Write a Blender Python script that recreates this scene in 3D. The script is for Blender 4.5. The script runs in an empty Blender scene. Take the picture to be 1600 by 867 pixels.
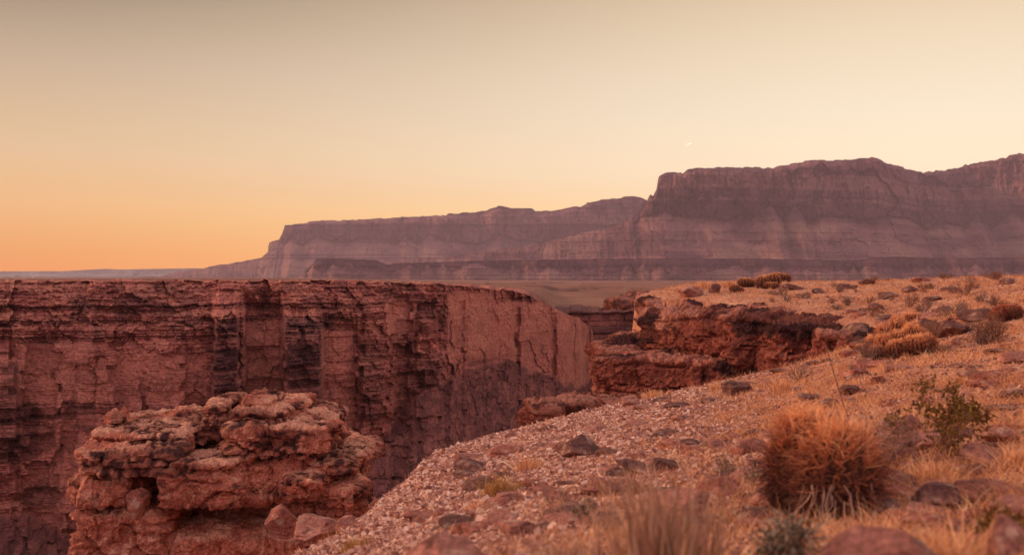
import bpy, math, random
import numpy as np
from mathutils import Vector, Euler, Matrix

R = math.radians
scene = bpy.context.scene
col = scene.collection
F = 1778.0            # focal length of the photo in photo pixels (1600 wide), 40 mm lens
HX, HY = 800.0, 433.5

# ------------------------------------------------------------------ camera
cam_data = bpy.data.cameras.new('camera')
cam_data.sensor_width = 36.0
cam_data.lens = 40.0
cam_data.clip_start = 0.05
cam_data.clip_end = 60000
cam_data.dof.use_dof = True
cam_data.dof.focus_distance = 21.0
cam_data.dof.aperture_fstop = 3.0
cam = bpy.data.objects.new('camera', cam_data)
cam.location = (0, 0, 0)
cam.rotation_euler = (R(90), 0, 0)
col.objects.link(cam)
scene.camera = cam

# ------------------------------------------------------------------ sky
SUN_EL, SUN_AZ = 18.0, -74.0      # degrees; azimuth from +Y towards +X
world = bpy.data.worlds.new('World')
scene.world = world
world.use_nodes = True
wn, wl = world.node_tree.nodes, world.node_tree.links
wn.clear()

def sky_ramp(nt, stops):
    r = nt.nodes.new('ShaderNodeValToRGB')
    r.color_ramp.interpolation = 'LINEAR'
    e = r.color_ramp.elements
    while len(e) < len(stops):
        e.new(0.5)
    for k, (p, c) in enumerate(stops):
        e[k].position = p
        e[k].color = (*c, 1)
    return r

def math_node(nt, op, a, b=None, clamp=False):
    m = nt.nodes.new('ShaderNodeMath')
    m.operation = op
    m.use_clamp = clamp
    for i, v in enumerate((a, b)):
        if v is None:
            continue
        if isinstance(v, (int, float)):
            m.inputs[i].default_value = v
        else:
            nt.links.new(v, m.inputs[i])
    return m.outputs[0]

def mixc(nt, fac, a, b, blend='MIX'):
    m = nt.nodes.new('ShaderNodeMix')
    m.data_type = 'RGBA'
    m.blend_type = blend
    m.clamp_factor = True
    for i, v in ((0, fac), (6, a), (7, b)):
        if isinstance(v, (int, float)):
            m.inputs[i].default_value = v
        elif isinstance(v, tuple):
            m.inputs[i].default_value = (*v, 1) if len(v) == 3 else v
        else:
            nt.links.new(v, m.inputs[i])
    return m.outputs[2]

nt = world.node_tree
wtc = nt.nodes.new('ShaderNodeTexCoord')
sep = nt.nodes.new('ShaderNodeSeparateXYZ')
wl.new(wtc.outputs['Generated'], sep.inputs[0])
el = math_node(nt, 'MULTIPLY', math_node(nt, 'ARCSINE', sep.outputs[2]), 2 / math.pi, True)   # 0 horizon .. 1 zenith
az = math_node(nt, 'ARCTAN2', sep.outputs[0], sep.outputs[1])                               # 0 ahead, + to the right
d1 = 1 / 90.0
left = sky_ramp(nt, [(0.0, (1.12, 0.325, 0.0)), (1.2*d1, (1.07, 0.39, 0.005)), (3.5*d1, (1.04, 0.58, 0.145)), (6*d1, (0.83, 0.575, 0.285)),
                     (10*d1, (0.57, 0.43, 0.265)), (14*d1, (0.25, 0.195, 0.12)), (30*d1, (0.50, 0.41, 0.38)), (1.0, (0.70, 0.57, 0.57))])
right = sky_ramp(nt, [(0.0, (1.65, 0.95, 0.30)), (2.5*d1, (1.50, 1.08, 0.44)), (5*d1, (1.28, 1.08, 0.72)), (8*d1, (1.08, 0.95, 0.69)),
                      (14*d1, (0.83, 0.64, 0.405)), (22*d1, (0.76, 0.61, 0.49)), (40*d1, (0.80, 0.65, 0.59)), (1.0, (0.72, 0.59, 0.59))])
back = sky_ramp(nt, [(0.0, (0.66, 0.41, 0.45)), (8*d1, (1.05, 0.66, 0.67)), (25*d1, (0.93, 0.68, 0.69)), (1.0, (0.72, 0.59, 0.59))])
for r in (left, right, back):
    wl.new(el, r.inputs[0])
azf = nt.nodes.new('ShaderNodeMapRange')
azf.interpolation_type = 'SMOOTHSTEP'
azf.inputs[1].default_value = -0.52
azf.inputs[2].default_value = 0.40
wl.new(az, azf.inputs[0])
front = mixc(nt, azf.outputs[0], left.outputs[0], right.outputs[0])
bf = nt.nodes.new('ShaderNodeMapRange')
bf.interpolation_type = 'SMOOTHSTEP'
bf.inputs[1].default_value = 0.9
bf.inputs[2].default_value = 2.3
wl.new(math_node(nt, 'ABSOLUTE', az), bf.inputs[0])
grad = mixc(nt, bf.outputs[0], front, back.outputs[0])
nish = nt.nodes.new('ShaderNodeTexSky')
nish.sky_type = 'NISHITA'
nish.sun_disc = False
nish.sun_elevation = R(SUN_EL)
nish.sun_rotation = R(SUN_AZ)
bg1 = nt.nodes.new('ShaderNodeBackground')
bg1.inputs[1].default_value = 1.0
wl.new(grad, bg1.inputs[0])
bg2 = nt.nodes.new('ShaderNodeBackground')
bg2.inputs[1].default_value = 0.006
wl.new(nish.outputs[0], bg2.inputs[0])
adds = nt.nodes.new('ShaderNodeAddShader')
wl.new(bg1.outputs[0], adds.inputs[0])
wl.new(bg2.outputs[0], adds.inputs[1])
wo = nt.nodes.new('ShaderNodeOutputWorld')
wl.new(adds.outputs[0], wo.inputs[0])

# ------------------------------------------------------------------ sun: the afterglow low on the left
sun_d = bpy.data.lights.new('sun', 'SUN')
sun_d.energy = 3.15
sun_d.angle = R(9)
sun_d.color = (1.0, 0.54, 0.27)
sun = bpy.data.objects.new('sun', sun_d)
sd = Vector((math.sin(R(SUN_AZ)) * math.cos(R(SUN_EL)), math.cos(R(SUN_AZ)) * math.cos(R(SUN_EL)), math.sin(R(SUN_EL))))
sun.rotation_euler = (-sd).to_track_quat('-Z', 'Y').to_euler()
sun.location = sd * 50
col.objects.link(sun)

scene.view_settings.view_transform = 'Standard'
scene.view_settings.look = 'None'
scene.view_settings.exposure = 0.0
scene.view_settings.gamma = 1.0
scene.view_settings.use_curve_mapping = False
scene.cycles.use_denoising = True
scene.cycles.max_bounces = 5
scene.cycles.volume_bounces = 1
scene.cycles.transparent_max_bounces = 8

# ------------------------------------------------------------------ noise in numpy
_rng = np.random.default_rng(7)
PERM = np.concatenate([_rng.permutation(256)] * 3).astype(np.int32)
GRAD = _rng.normal(size=(256, 3)).astype(np.float32)
GRAD /= np.linalg.norm(GRAD, axis=1, keepdims=True)

def pn(x, y, z=0.0, seed=0):
    x, y, z = np.broadcast_arrays(np.asarray(x, np.float32), np.asarray(y, np.float32), np.asarray(z, np.float32))
    x = x + seed * 17.31
    y = y - seed * 9.77
    z = z + seed * 5.13
    xi, yi, zi = np.floor(x), np.floor(y), np.floor(z)
    fx, fy, fz = x - xi, y - yi, z - zi
    xi, yi, zi = xi.astype(np.int32) & 255, yi.astype(np.int32) & 255, zi.astype(np.int32) & 255
    u, v, w = (f * f * f * (f * (f * 6 - 15) + 10) for f in (fx, fy, fz))
    out = np.zeros(x.shape, np.float32)
    for dx in (0, 1):
        a = PERM[xi + dx]
        wx = u if dx else 1 - u
        for dy in (0, 1):
            b = PERM[a + yi + dy]
            wy = v if dy else 1 - v
            for dz in (0, 1):
                g = GRAD[PERM[b + zi + dz]]
                wz = w if dz else 1 - w
                out += wx * wy * wz * (g[..., 0] * (fx - dx) + g[..., 1] * (fy - dy) + g[..., 2] * (fz - dz))
    return out * 1.5

def fbm(x, y, z=0.0, o=4, seed=0, gain=0.5, ridged=False):
    t, a, s, n = 0.0, 1.0, 1.0, 0.0
    for k in range(o):
        v = pn(np.asarray(x) * s, np.asarray(y) * s, np.asarray(z) * s, seed + k * 3)
        if ridged:
            v = 1 - 2 * np.abs(v)
        t = t + a * v
        n += a
        a *= gain
        s *= 2.03
    return t / n

def hash01(a, b, seed):
    with np.errstate(over='ignore'):
        h = np.asarray(a).astype(np.int32).astype(np.uint32) * np.uint32(374761393) + np.asarray(b).astype(np.int32).astype(np.uint32) * np.uint32(668265263) + np.uint32((seed * 2246822519 + 3266489917) & 0xffffffff)
        h = (h ^ (h >> np.uint32(13))) * np.uint32(1274126177)
        h = (h ^ (h >> np.uint32(15))) * np.uint32(2246822519)
        h = h ^ (h >> np.uint32(16))
    return (h & np.uint32(0xffffff)).astype(np.float32) / np.float32(0xffffff)

def sstep(a, b, x):
    t = np.clip((np.asarray(x) - a) / (b - a), 0, 1)
    return t * t * (3 - 2 * t)

def courses(s, z, zlo, zhi, h, w, seed):
    """bedding layers broken into blocks: per-layer value, per-block value, distance to the nearest joint"""
    r = np.random.default_rng(seed)
    bs = [zlo]
    while bs[-1] < zhi:
        bs.append(bs[-1] + h * (0.35 + 1.5 * r.random() ** 1.6))
    bs = np.array(bs)
    k = np.clip(np.searchsorted(bs, z) - 1, 0, len(bs) - 2)
    hl = bs[k + 1] - bs[k]
    fz = (z - bs[k]) / hl
    wr = w * (0.5 + 1.4 * r.random(len(bs)))
    of = r.random(len(bs)) * 50
    c = s / wr[k] + of[k]
    c = c + 0.25 * np.sin(c * 2.1 + k)
    ci = np.floor(c)
    fc = c - ci
    e = np.minimum(np.minimum(fz, 1 - fz) * hl, np.minimum(fc, 1 - fc) * wr[k])
    return r.random(len(bs))[k], hash01(ci, k, seed), e

def facets(s, z, cs, cz, seed, tilt=0.5):
    """broken rock faces: irregular cells, each its own flat tilted facet; returns relief (in cell units), a value per cell, distance to the cell's edge"""
    u, v = np.asarray(s, np.float32) / cs, np.asarray(z, np.float32) / cz
    ui, vi = np.floor(u).astype(np.int32), np.floor(v).astype(np.int32)
    d1 = np.full(u.shape, 9.0, np.float32)
    d2 = d1.copy()
    rel, val = np.zeros_like(d1), np.zeros_like(d1)
    for a in (-1, 0, 1):
        for b in (-1, 0, 1):
            ci, cj = ui + a, vi + b
            dx = u - (ci + 0.1 + 0.8 * hash01(ci, cj, seed))
            dz = v - (cj + 0.1 + 0.8 * hash01(ci, cj, seed + 1))
            d = np.maximum(np.abs(dx), np.abs(dz)) * 0.7 + 0.3 * np.hypot(dx, dz)
            h = hash01(ci, cj, seed + 2)
            r = (h - .5) + tilt * (dx * (hash01(ci, cj, seed + 3) - .5) + dz * (hash01(ci, cj, seed + 4) - .5)) * 2
            m = d < d1
            d2 = np.where(m, d1, np.minimum(d2, d))
            d1 = np.where(m, d, d1)
            rel = np.where(m, r, rel)
            val = np.where(m, hash01(ci, cj, seed + 5), val)
    return rel, val, d2 - d1

# ------------------------------------------------------------------ mesh helpers
def mesh(name, v, f, smooth=False, attrs=None):
    v = np.asarray(v, np.float32).reshape(-1, 3)
    f = np.asarray(f, np.int32)
    me = bpy.data.meshes.new(name)
    n, k = f.shape
    me.vertices.add(len(v))
    me.vertices.foreach_set('co', v.ravel())
    me.loops.add(n * k)
    me.loops.foreach_set('vertex_index', f.ravel())
    me.polygons.add(n)
    me.polygons.foreach_set('loop_start', np.arange(0, n * k, k, dtype=np.int32))
    me.polygons.foreach_set('use_smooth', np.full(n, smooth, dtype=bool))
    me.update(calc_edges=True)
    for a, val in (attrs or {}).items():
        at = me.attributes.new(a, 'FLOAT', 'POINT')
        at.data.foreach_set('value', np.asarray(val, np.float32).ravel())
    me.validate()
    return me

def grid_faces(nr, nc):
    i = np.arange((nr - 1) * (nc - 1))
    r, c = i // (nc - 1), i % (nc - 1)
    a = r * nc + c
    return np.stack([a, a + 1, a + nc + 1, a + nc], 1)

def link(name, me, mat=None, parent=None):
    o = bpy.data.objects.new(name, me)
    if mat is not None and me is not None and not me.materials:
        me.materials.append(mat)
    if parent is not None:
        o.parent = parent
    col.objects.link(o)
    return o

def tag(o, label=None, cat=None, group=None, kind=None):
    for k, v in (('label', label), ('category', cat), ('group', group), ('kind', kind)):
        if v:
            o[k] = v
    return o

# ------------------------------------------------------------------ materials
def new_mat(name, rough=0.95):
    m = bpy.data.materials.new(name)
    m.use_nodes = True
    b = m.node_tree.nodes['Principled BSDF']
    b.inputs['Roughness'].default_value = rough
    b.inputs['Specular IOR Level'].default_value = 0.12
    return m, m.node_tree, b

def noise(nt, vec, scale, detail=6, rough=0.6, dist=0.0):
    n = nt.nodes.new('ShaderNodeTexNoise')
    n.inputs['Scale'].default_value = scale
    n.inputs['Detail'].default_value = detail
    n.inputs['Roughness'].default_value = rough
    n.inputs['Distortion'].default_value = dist
    nt.links.new(vec, n.inputs['Vector'])
    return n.outputs['Fac']

def scaled(nt, vec, s):
    m = nt.nodes.new('ShaderNodeMapping')
    m.inputs['Scale'].default_value = s
    nt.links.new(vec, m.inputs['Vector'])
    return m.outputs[0]

def ramp(nt, fac, stops):
    r = sky_ramp(nt, stops)
    nt.links.new(fac, r.inputs[0])
    return r.outputs[0]

def attr(nt, name):
    a = nt.nodes.new('ShaderNodeAttribute')
    a.attribute_name = name
    return a.outputs['Fac']

def rock_mat(name, c_lo, c_mid, c_hi, s, strata=(0.04, 0.04, 1.0), strata_mix=0.5, strata_cols=None, dark=(0.05, 0.022, 0.02),
             pale=(0.5, 0.34, 0.26), bump=0.5, bump_dist=0.1, fine=8.0, grit=0.42):
    m, nt, b = new_mat(name)
    tc = nt.nodes.new('ShaderNodeTexCoord').outputs['Object']
    c = ramp(nt, noise(nt, tc, s, 8, 0.62, 0.3), [(0.32, c_lo), (0.5, c_mid), (0.68, c_hi)])
    sv = noise(nt, scaled(nt, tc, strata), 1.0, 6, 0.65)
    g0, g1 = strata_cols or ((0.55, 0.5, 0.5), (1.35, 1.3, 1.25))
    c = mixc(nt, strata_mix, c, ramp(nt, sv, [(0.35, g0), (0.62, g1)]), 'MULTIPLY')
    c = mixc(nt, 0.75, c, ramp(nt, noise(nt, tc, s * fine, 6, 0.7), [(0.3, (1 - grit,) * 3), (0.7, (1 + grit,) * 3)]), 'MULTIPLY')
    c = mixc(nt, attr(nt, 'pale'), c, pale)
    c = mixc(nt, attr(nt, 'dark'), c, dark)
    c = mixc(nt, 0.9, c, ramp(nt, noise(nt, tc, s * fine * 2.3, 4, 0.7), [(0.34, (1 - grit,) * 3), (0.66, (1 + grit,) * 3)]), 'MULTIPLY')
    nt.links.new(c, b.inputs['Base Color'])
    bp = nt.nodes.new('ShaderNodeBump')
    bp.inputs['Strength'].default_value = bump
    bp.inputs['Distance'].default_value = bump_dist
    nt.links.new(noise(nt, tc, s * fine * 0.7, 8, 0.7), bp.inputs['Height'])
    nt.links.new(bp.outputs[0], b.inputs['Normal'])
    return m

M = {}
M['wall'] = rock_mat('canyon sandstone', (0.27, 0.087, 0.073), (0.37, 0.128, 0.103), (0.46, 0.18, 0.14), 0.12,
                     strata=(0.10, 0.10, 0.8), strata_mix=0.3, dark=(0.092, 0.036, 0.036), pale=(0.50, 0.215, 0.155), bump=0.6, bump_dist=0.35, fine=9)
M['talus'] = rock_mat('talus', (0.10, 0.04, 0.036), (0.15, 0.06, 0.052), (0.22, 0.10, 0.085), 0.5, strata_mix=0.1, dark=(0.05, 0.02, 0.02), bump=0.9, bump_dist=0.5, fine=5)
M['crust'] = rock_mat('crusted conglomerate', (0.33, 0.102, 0.066), (0.46, 0.155, 0.103), (0.58, 0.25, 0.17), 1.2,
                      strata=(0.5, 0.5, 4.0), strata_mix=0.4, dark=(0.08, 0.033, 0.030), pale=(0.70, 0.37, 0.25), bump=1.0, bump_dist=0.08, fine=10, grit=0.45)
M['ledge'] = rock_mat('red ledge rock', (0.14, 0.040, 0.031), (0.22, 0.067, 0.047), (0.32, 0.112, 0.08), 0.6,
                      strata=(0.3, 0.3, 2.5), strata_mix=0.5, dark=(0.042, 0.017, 0.018), pale=(0.46, 0.22, 0.16), bump=0.8, bump_dist=0.1, fine=10)
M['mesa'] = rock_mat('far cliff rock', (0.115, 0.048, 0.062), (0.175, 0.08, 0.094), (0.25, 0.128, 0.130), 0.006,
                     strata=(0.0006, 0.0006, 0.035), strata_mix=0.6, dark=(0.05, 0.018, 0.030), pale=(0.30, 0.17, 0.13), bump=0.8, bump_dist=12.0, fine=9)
M['ridge'] = rock_mat('far ridge haze grey', (0.20, 0.21, 0.20), (0.25, 0.26, 0.24), (0.30, 0.30, 0.27), 0.004, strata_mix=0.0, dark=(0.15, 0.16, 0.16), pale=(0.30, 0.30, 0.27))  # grey green hills, with the paleness of the air put into the colour
M['plain'] = rock_mat('desert plain', (0.155, 0.07, 0.052), (0.215, 0.10, 0.072), (0.275, 0.14, 0.098), 0.02,
                      strata_mix=0.0, dark=(0.12, 0.05, 0.04), pale=(0.30, 0.16, 0.105), bump=0.5, bump_dist=0.8, fine=22)
M['stone'] = rock_mat('loose stone', (0.22, 0.088, 0.07), (0.34, 0.15, 0.12), (0.46, 0.25, 0.20), 2.5, strata=(1, 1, 9), strata_mix=0.4,
                      bump=0.7, bump_dist=0.03, fine=9)
M['stone_red'] = rock_mat('red stone', (0.20, 0.065, 0.047), (0.30, 0.11, 0.083), (0.42, 0.21, 0.16), 2.2, strata=(1, 1, 9), strata_mix=0.4,
                          bump=0.7, bump_dist=0.03, fine=9)
M['stone_dark'] = rock_mat('dark stone', (0.09, 0.04, 0.036), (0.16, 0.074, 0.064), (0.26, 0.14, 0.115), 2.5, strata=(1, 1, 9), strata_mix=0.4,
                           bump=0.7, bump_dist=0.03, fine=9)

def ground_mat():
    m, nt, b = new_mat('stony ground')
    tc = nt.nodes.new('ShaderNodeTexCoord').outputs['Object']
    c = ramp(nt, noise(nt, tc, 0.45, 8, 0.65), [(0.3, (0.35, 0.155, 0.10)), (0.5, (0.48, 0.235, 0.15)), (0.7, (0.60, 0.335, 0.225))])
    c = mixc(nt, 0.85, c, ramp(nt, noise(nt, tc, 9, 6, 0.7), [(0.3, (0.5, 0.48, 0.46)), (0.7, (1.45, 1.42, 1.4))]), 'MULTIPLY')
    c = mixc(nt, attr(nt, 'pale'), c, ramp(nt, noise(nt, tc, 14, 6, 0.7), [(0.35, (0.24, 0.105, 0.08)), (0.65, (0.50, 0.29, 0.22))]))
    c = mixc(nt, attr(nt, 'dark'), c, (0.11, 0.043, 0.032))
    nt.links.new(c, b.inputs['Base Color'])
    bp = nt.nodes.new('ShaderNodeBump')
    bp.inputs['Strength'].default_value = 0.9
    bp.inputs['Distance'].default_value = 0.03
    nt.links.new(noise(nt, tc, 16, 8, 0.72), bp.inputs['Height'])
    nt.links.new(bp.outputs[0], b.inputs['Normal'])
    return m
M['ground'] = ground_mat()

def tone_mat(name, stops, rough=0.9, transl=0.0):
    """colour from each blade's / stone's own 'tone' value"""
    m, nt, b = new_mat(name, rough)
    tc = nt.nodes.new('ShaderNodeTexCoord').outputs['Object']
    c = ramp(nt, attr(nt, 'tone'), stops)
    c = mixc(nt, 0.5, c, ramp(nt, noise(nt, tc, 25, 3), [(0.3, (0.6, 0.6, 0.6)), (0.7, (1.3, 1.3, 1.3))]), 'MULTIPLY')
    nt.links.new(c, b.inputs['Base Color'])
    return m
M['grass'] = tone_mat('dry grass', [(0, (0.42, 0.18, 0.095)), (0.4, (0.72, 0.36, 0.18)), (0.8, (0.83, 0.50, 0.28)), (1, (0.88, 0.66, 0.46))])
M['gold'] = tone_mat('golden grass', [(0, (0.27, 0.13, 0.04)), (0.5, (0.45, 0.24, 0.07)), (1, (0.62, 0.38, 0.15))])
M['stalk'] = tone_mat('dry stalks', [(0, (0.26, 0.13, 0.085)), (0.5, (0.42, 0.235, 0.15)), (1, (0.60, 0.38, 0.25))])
M['twig'] = tone_mat('grey twigs', [(0, (0.13, 0.072, 0.062)), (0.5, (0.23, 0.135, 0.115)), (1, (0.38, 0.25, 0.205))])
M['brown'] = tone_mat('brown twigs', [(0, (0.14, 0.062, 0.045)), (0.5, (0.25, 0.12, 0.08)), (1, (0.38, 0.21, 0.14))])
M['leaf'] = tone_mat('olive leaves', [(0, (0.085, 0.048, 0.014)), (0.5, (0.16, 0.088, 0.024)), (1, (0.28, 0.145, 0.045))])
M['sage'] = tone_mat('sage leaves', [(0, (0.13, 0.10, 0.07)), (0.5, (0.22, 0.17, 0.125)), (1, (0.36, 0.27, 0.20))])
M['gravel'] = tone_mat('gravel shards', [(0, (0.13, 0.052, 0.046)), (0.3, (0.29, 0.125, 0.098)), (0.65, (0.52, 0.28, 0.21)), (1, (0.78, 0.54, 0.42))])
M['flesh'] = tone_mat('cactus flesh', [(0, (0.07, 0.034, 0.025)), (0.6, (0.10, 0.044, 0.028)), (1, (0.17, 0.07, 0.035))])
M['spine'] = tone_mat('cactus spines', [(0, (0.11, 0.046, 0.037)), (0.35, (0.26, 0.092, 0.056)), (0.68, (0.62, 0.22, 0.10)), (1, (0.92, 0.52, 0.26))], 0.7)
M['spine_red'] = tone_mat('red cactus spines', [(0, (0.14, 0.05, 0.038)), (0.4, (0.28, 0.085, 0.055)), (0.8, (0.52, 0.145, 0.08)), (1, (0.66, 0.27, 0.15))], 0.7)
M['bark'] = tone_mat('bleached root', [(0, (0.26, 0.15, 0.11)), (1, (0.48, 0.31, 0.24))])

# ------------------------------------------------------------------ near ground: a slope that falls left to the canyon rim
ANCH = [(800,867,4.2),(1600,867,3.4),(1200,867,3.7),(620,867,6),(500,867,7.5),(545,830,9.5),(600,800,9),(620,742,12.8),(700,692,16),
        (1290,815,5),(1200,780,5.5),(1200,700,8),(1200,650,12),(1200,610,18),(1190,584,29),(1000,800,5.5),(1000,720,9),(1000,670,14),
        (1000,641,20),(960,631,26),(1060,609,29),(1150,592,31),(1240,573,32),(1330,546,32),(800,780,7),(800,720,11),(800,681,17),
        (830,656,22),(1600,780,4.6),(1600,700,6.2),(1600,600,10),(1600,540,15),(1600,500,21),(1600,460,32),(1600,434,48),
        (1400,640,8.5),(1400,590,13),(1410,555,18),(1440,500,27),(1400,470,40),(1400,450,50),(1400,438,60),(1340,516,34),(1300,492,38),
        (1250,478,42),(1150,470,45),(1050,464,50),(1000,463,54),(1200,460,52),(1150,452,58),(1100,446,63),(1200,439.5,66),(1500,435,54),(1600,435,60),(1600,436,67),(1500,437,66),(1750,434,60),(1750,436,67),(1400,440,67),(1300,442,67),(1500,455,38)]
AP = np.array([((a - HX) / F * d, d, -(b - HY) / F * d) for a, b, d in ANCH])
def _tps(r2):
    return np.where(r2 > 1e-9, r2 * np.log(np.maximum(r2, 1e-9)), 0.0)
def _fit(P):
    n = len(P)
    q = P[:, :2].copy()
    q[:, 1] *= 0.45                      # the slope changes faster across the view than along it
    K = _tps(((q[:, None] - q[None]) ** 2).sum(-1)) + np.eye(n) * 0.25
    T = np.c_[np.ones(n), q]
    A = np.block([[K, T], [T.T, np.zeros((3, 3))]])
    return q, np.linalg.solve(A, np.r_[P[:, 2], 0, 0, 0])
_Q, _W = _fit(AP)
RIM = np.array([(-7, -30), (-4.2, -5), (-3.2, 4), (-2.7, 7.4), (-2.05, 8.8), (-1.5, 10.2), (-1.32, 13), (-0.92, 16), (-0.3, 19), (0.4, 22),
                (1.3, 24.4), (2.4, 26.4), (4.3, 29.3), (6.2, 31.4), (8.0, 32.6), (9.4, 33.0), (9.9, 33.6), (9.9, 35.5), (9.6, 38.5), (9.0, 43), (7.4, 48.5), (6.1, 52.5), (6.0, 55),
                (6.9, 59.5), (9.0, 65), (12.5, 74), (22, 92), (45, 150), (100, 330), (120, 500)])
_POLY = np.r_[RIM, [(-900, 500), (-900, -30)]]

def rim_sd(x, y):
    """signed distance to the near rim, positive out over the canyon"""
    d2 = np.full(x.shape, 1e12)
    for a, b in zip(RIM[:-1], RIM[1:]):
        e = b - a
        t = np.clip(((x - a[0]) * e[0] + (y - a[1]) * e[1]) / (e @ e), 0, 1)
        d2 = np.minimum(d2, (x - a[0] - t * e[0]) ** 2 + (y - a[1] - t * e[1]) ** 2)
    ins = np.zeros(x.shape, bool)
    for a, b in zip(_POLY, np.roll(_POLY, -1, axis=0)):
        if a[1] == b[1]:
            continue
        c = ((a[1] > y) != (b[1] > y)) & (x < (b[0] - a[0]) * (y - a[1]) / (b[1] - a[1]) + a[0])
        ins ^= c
    return np.where(ins, 1, -1) * np.sqrt(d2)

def ground_base(x, y):
    cx, cy = np.clip(x, -6, 26), np.clip(y, 1.5, 67)
    z = np.full(cx.shape, _W[-3]) + _W[-2] * cx + _W[-1] * cy * 0.45
    for (qx, qy), w in zip(_Q, _W[:-3]):
        z = z + w * _tps((cx - qx) ** 2 + (cy * 0.45 - qy) ** 2)
    z = z + np.maximum(x - 26, 0) * 0.03
    return z - 8.5 * sstep(67, 150, y)

def ground_z(x, y, full=False):
    x, y = np.asarray(x, float), np.asarray(y, float)
    z = ground_base(x, y)
    s = rim_sd(x, y)
    near = np.clip(1 - np.abs(s) / 14, 0, 1)
    s2 = s + near * 0.35 * fbm(x * 0.5, y * 0.5, 0.3, 3, 5)
    z = z - 0.12 * np.clip(1 + s2 / 1.3, 0, 1) ** 2
    drop = 30 * (1 - np.exp(-np.maximum(s2, 0) / 3.5))
    z = z - drop
    z = z + 0.07 * fbm(x * 0.35, y * 0.35, 0, 3, 2) * np.clip(np.hypot(x, y) / 9, 0.25, 1) + 0.055 * fbm(x * 1.7, y * 1.7, 0, 4, 3)
    z = z + np.clip(drop, 0, 3) * 0.3 * fbm(x * 0.6, y * 0.6, z * 0.6, 3, 8)
    return (z, s2) if full else z

def hit(px, py):
    """the ground point seen at a pixel of the photo"""
    d = np.concatenate([np.linspace(1.5, 10, 300), np.linspace(10, 75, 900)[1:]])
    x = (px - HX) / F * d
    z = -(py - HY) / F * d
    k = np.nonzero(gz(x, d) >= z)[0]
    k = k[0] if len(k) else len(d) - 60
    return float(x[k]), float(d[k]), float(gz(x[k:k+1], d[k:k+1])[0])

GZ = {}

def gz(x, y, key='z'):
    """height of the built ground (or distance to the rim), read off its own grid"""
    x, y = np.asarray(x, float), np.asarray(y, float)
    a, d = np.arctan2(x, y), np.hypot(x, y)
    A, D, Z = GZ['a'], GZ['d'], GZ[key]
    i = np.clip(np.searchsorted(A, a) - 1, 0, len(A) - 2)
    j = np.clip(np.searchsorted(D, d) - 1, 0, len(D) - 2)
    u = np.clip((a - A[i]) / (A[i + 1] - A[i]), 0, 1)
    v = np.clip((d - D[j]) / (D[j + 1] - D[j]), 0, 1)
    return (Z[j, i] * (1 - u) + Z[j, i + 1] * u) * (1 - v) + (Z[j + 1, i] * (1 - u) + Z[j + 1, i + 1] * u) * v

def build_ground():
    ang = np.concatenate([np.linspace(R(-58), R(-28), 60)[:-1], np.linspace(R(-28), R(28), 850)[:-1], np.linspace(R(28), R(64), 110)])
    dist = np.concatenate([np.geomspace(0.5, 75, 700)[:-1], np.geomspace(75, 420, 50)])
    A, D = np.meshgrid(ang, dist)
    x, y = np.sin(A) * D, np.cos(A) * D
    z, s = ground_z(x, y, True)
    z = z + np.clip(0.012 * fbm(x * 7, y * 7, 0, 3, 9, ridged=True), -0.02, 0.03)
    GZ.update(a=ang, d=dist, z=z, s=s)
    gravel = sstep(-5.2, -2.0, s + 1.3 * fbm(x * 0.4, y * 0.4, 0, 3, 21)) * (1 - sstep(24, 34, y))
    pale = gravel * 0.9
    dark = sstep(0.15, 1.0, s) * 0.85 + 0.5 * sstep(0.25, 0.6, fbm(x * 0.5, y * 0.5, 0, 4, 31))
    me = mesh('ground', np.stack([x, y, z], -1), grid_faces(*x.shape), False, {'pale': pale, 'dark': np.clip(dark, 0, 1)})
    tag(link('ground', me, M['ground']), 'stony tan slope with dry grass falling left to the canyon rim', None, None, 'structure')
build_ground()

# ------------------------------------------------------------------ far canyon wall
def interp(px, tab):
    tab = np.array(tab, float)
    return np.interp(px, tab[:, 0], tab[:, 1])

W_S = [(-500,165),(-150,172),(0,178),(300,186),(440,190),(560,198),(690,207),(760,222),(830,236),(880,246),(905,258),(930,290)]
W_Y = [(-500,436),(0,436.5),(300,437),(560,437),(620,440),(690,443),(760,449),(800,453),(835,462),(860,478),(885,489),(905,496),(930,520)]

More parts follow.
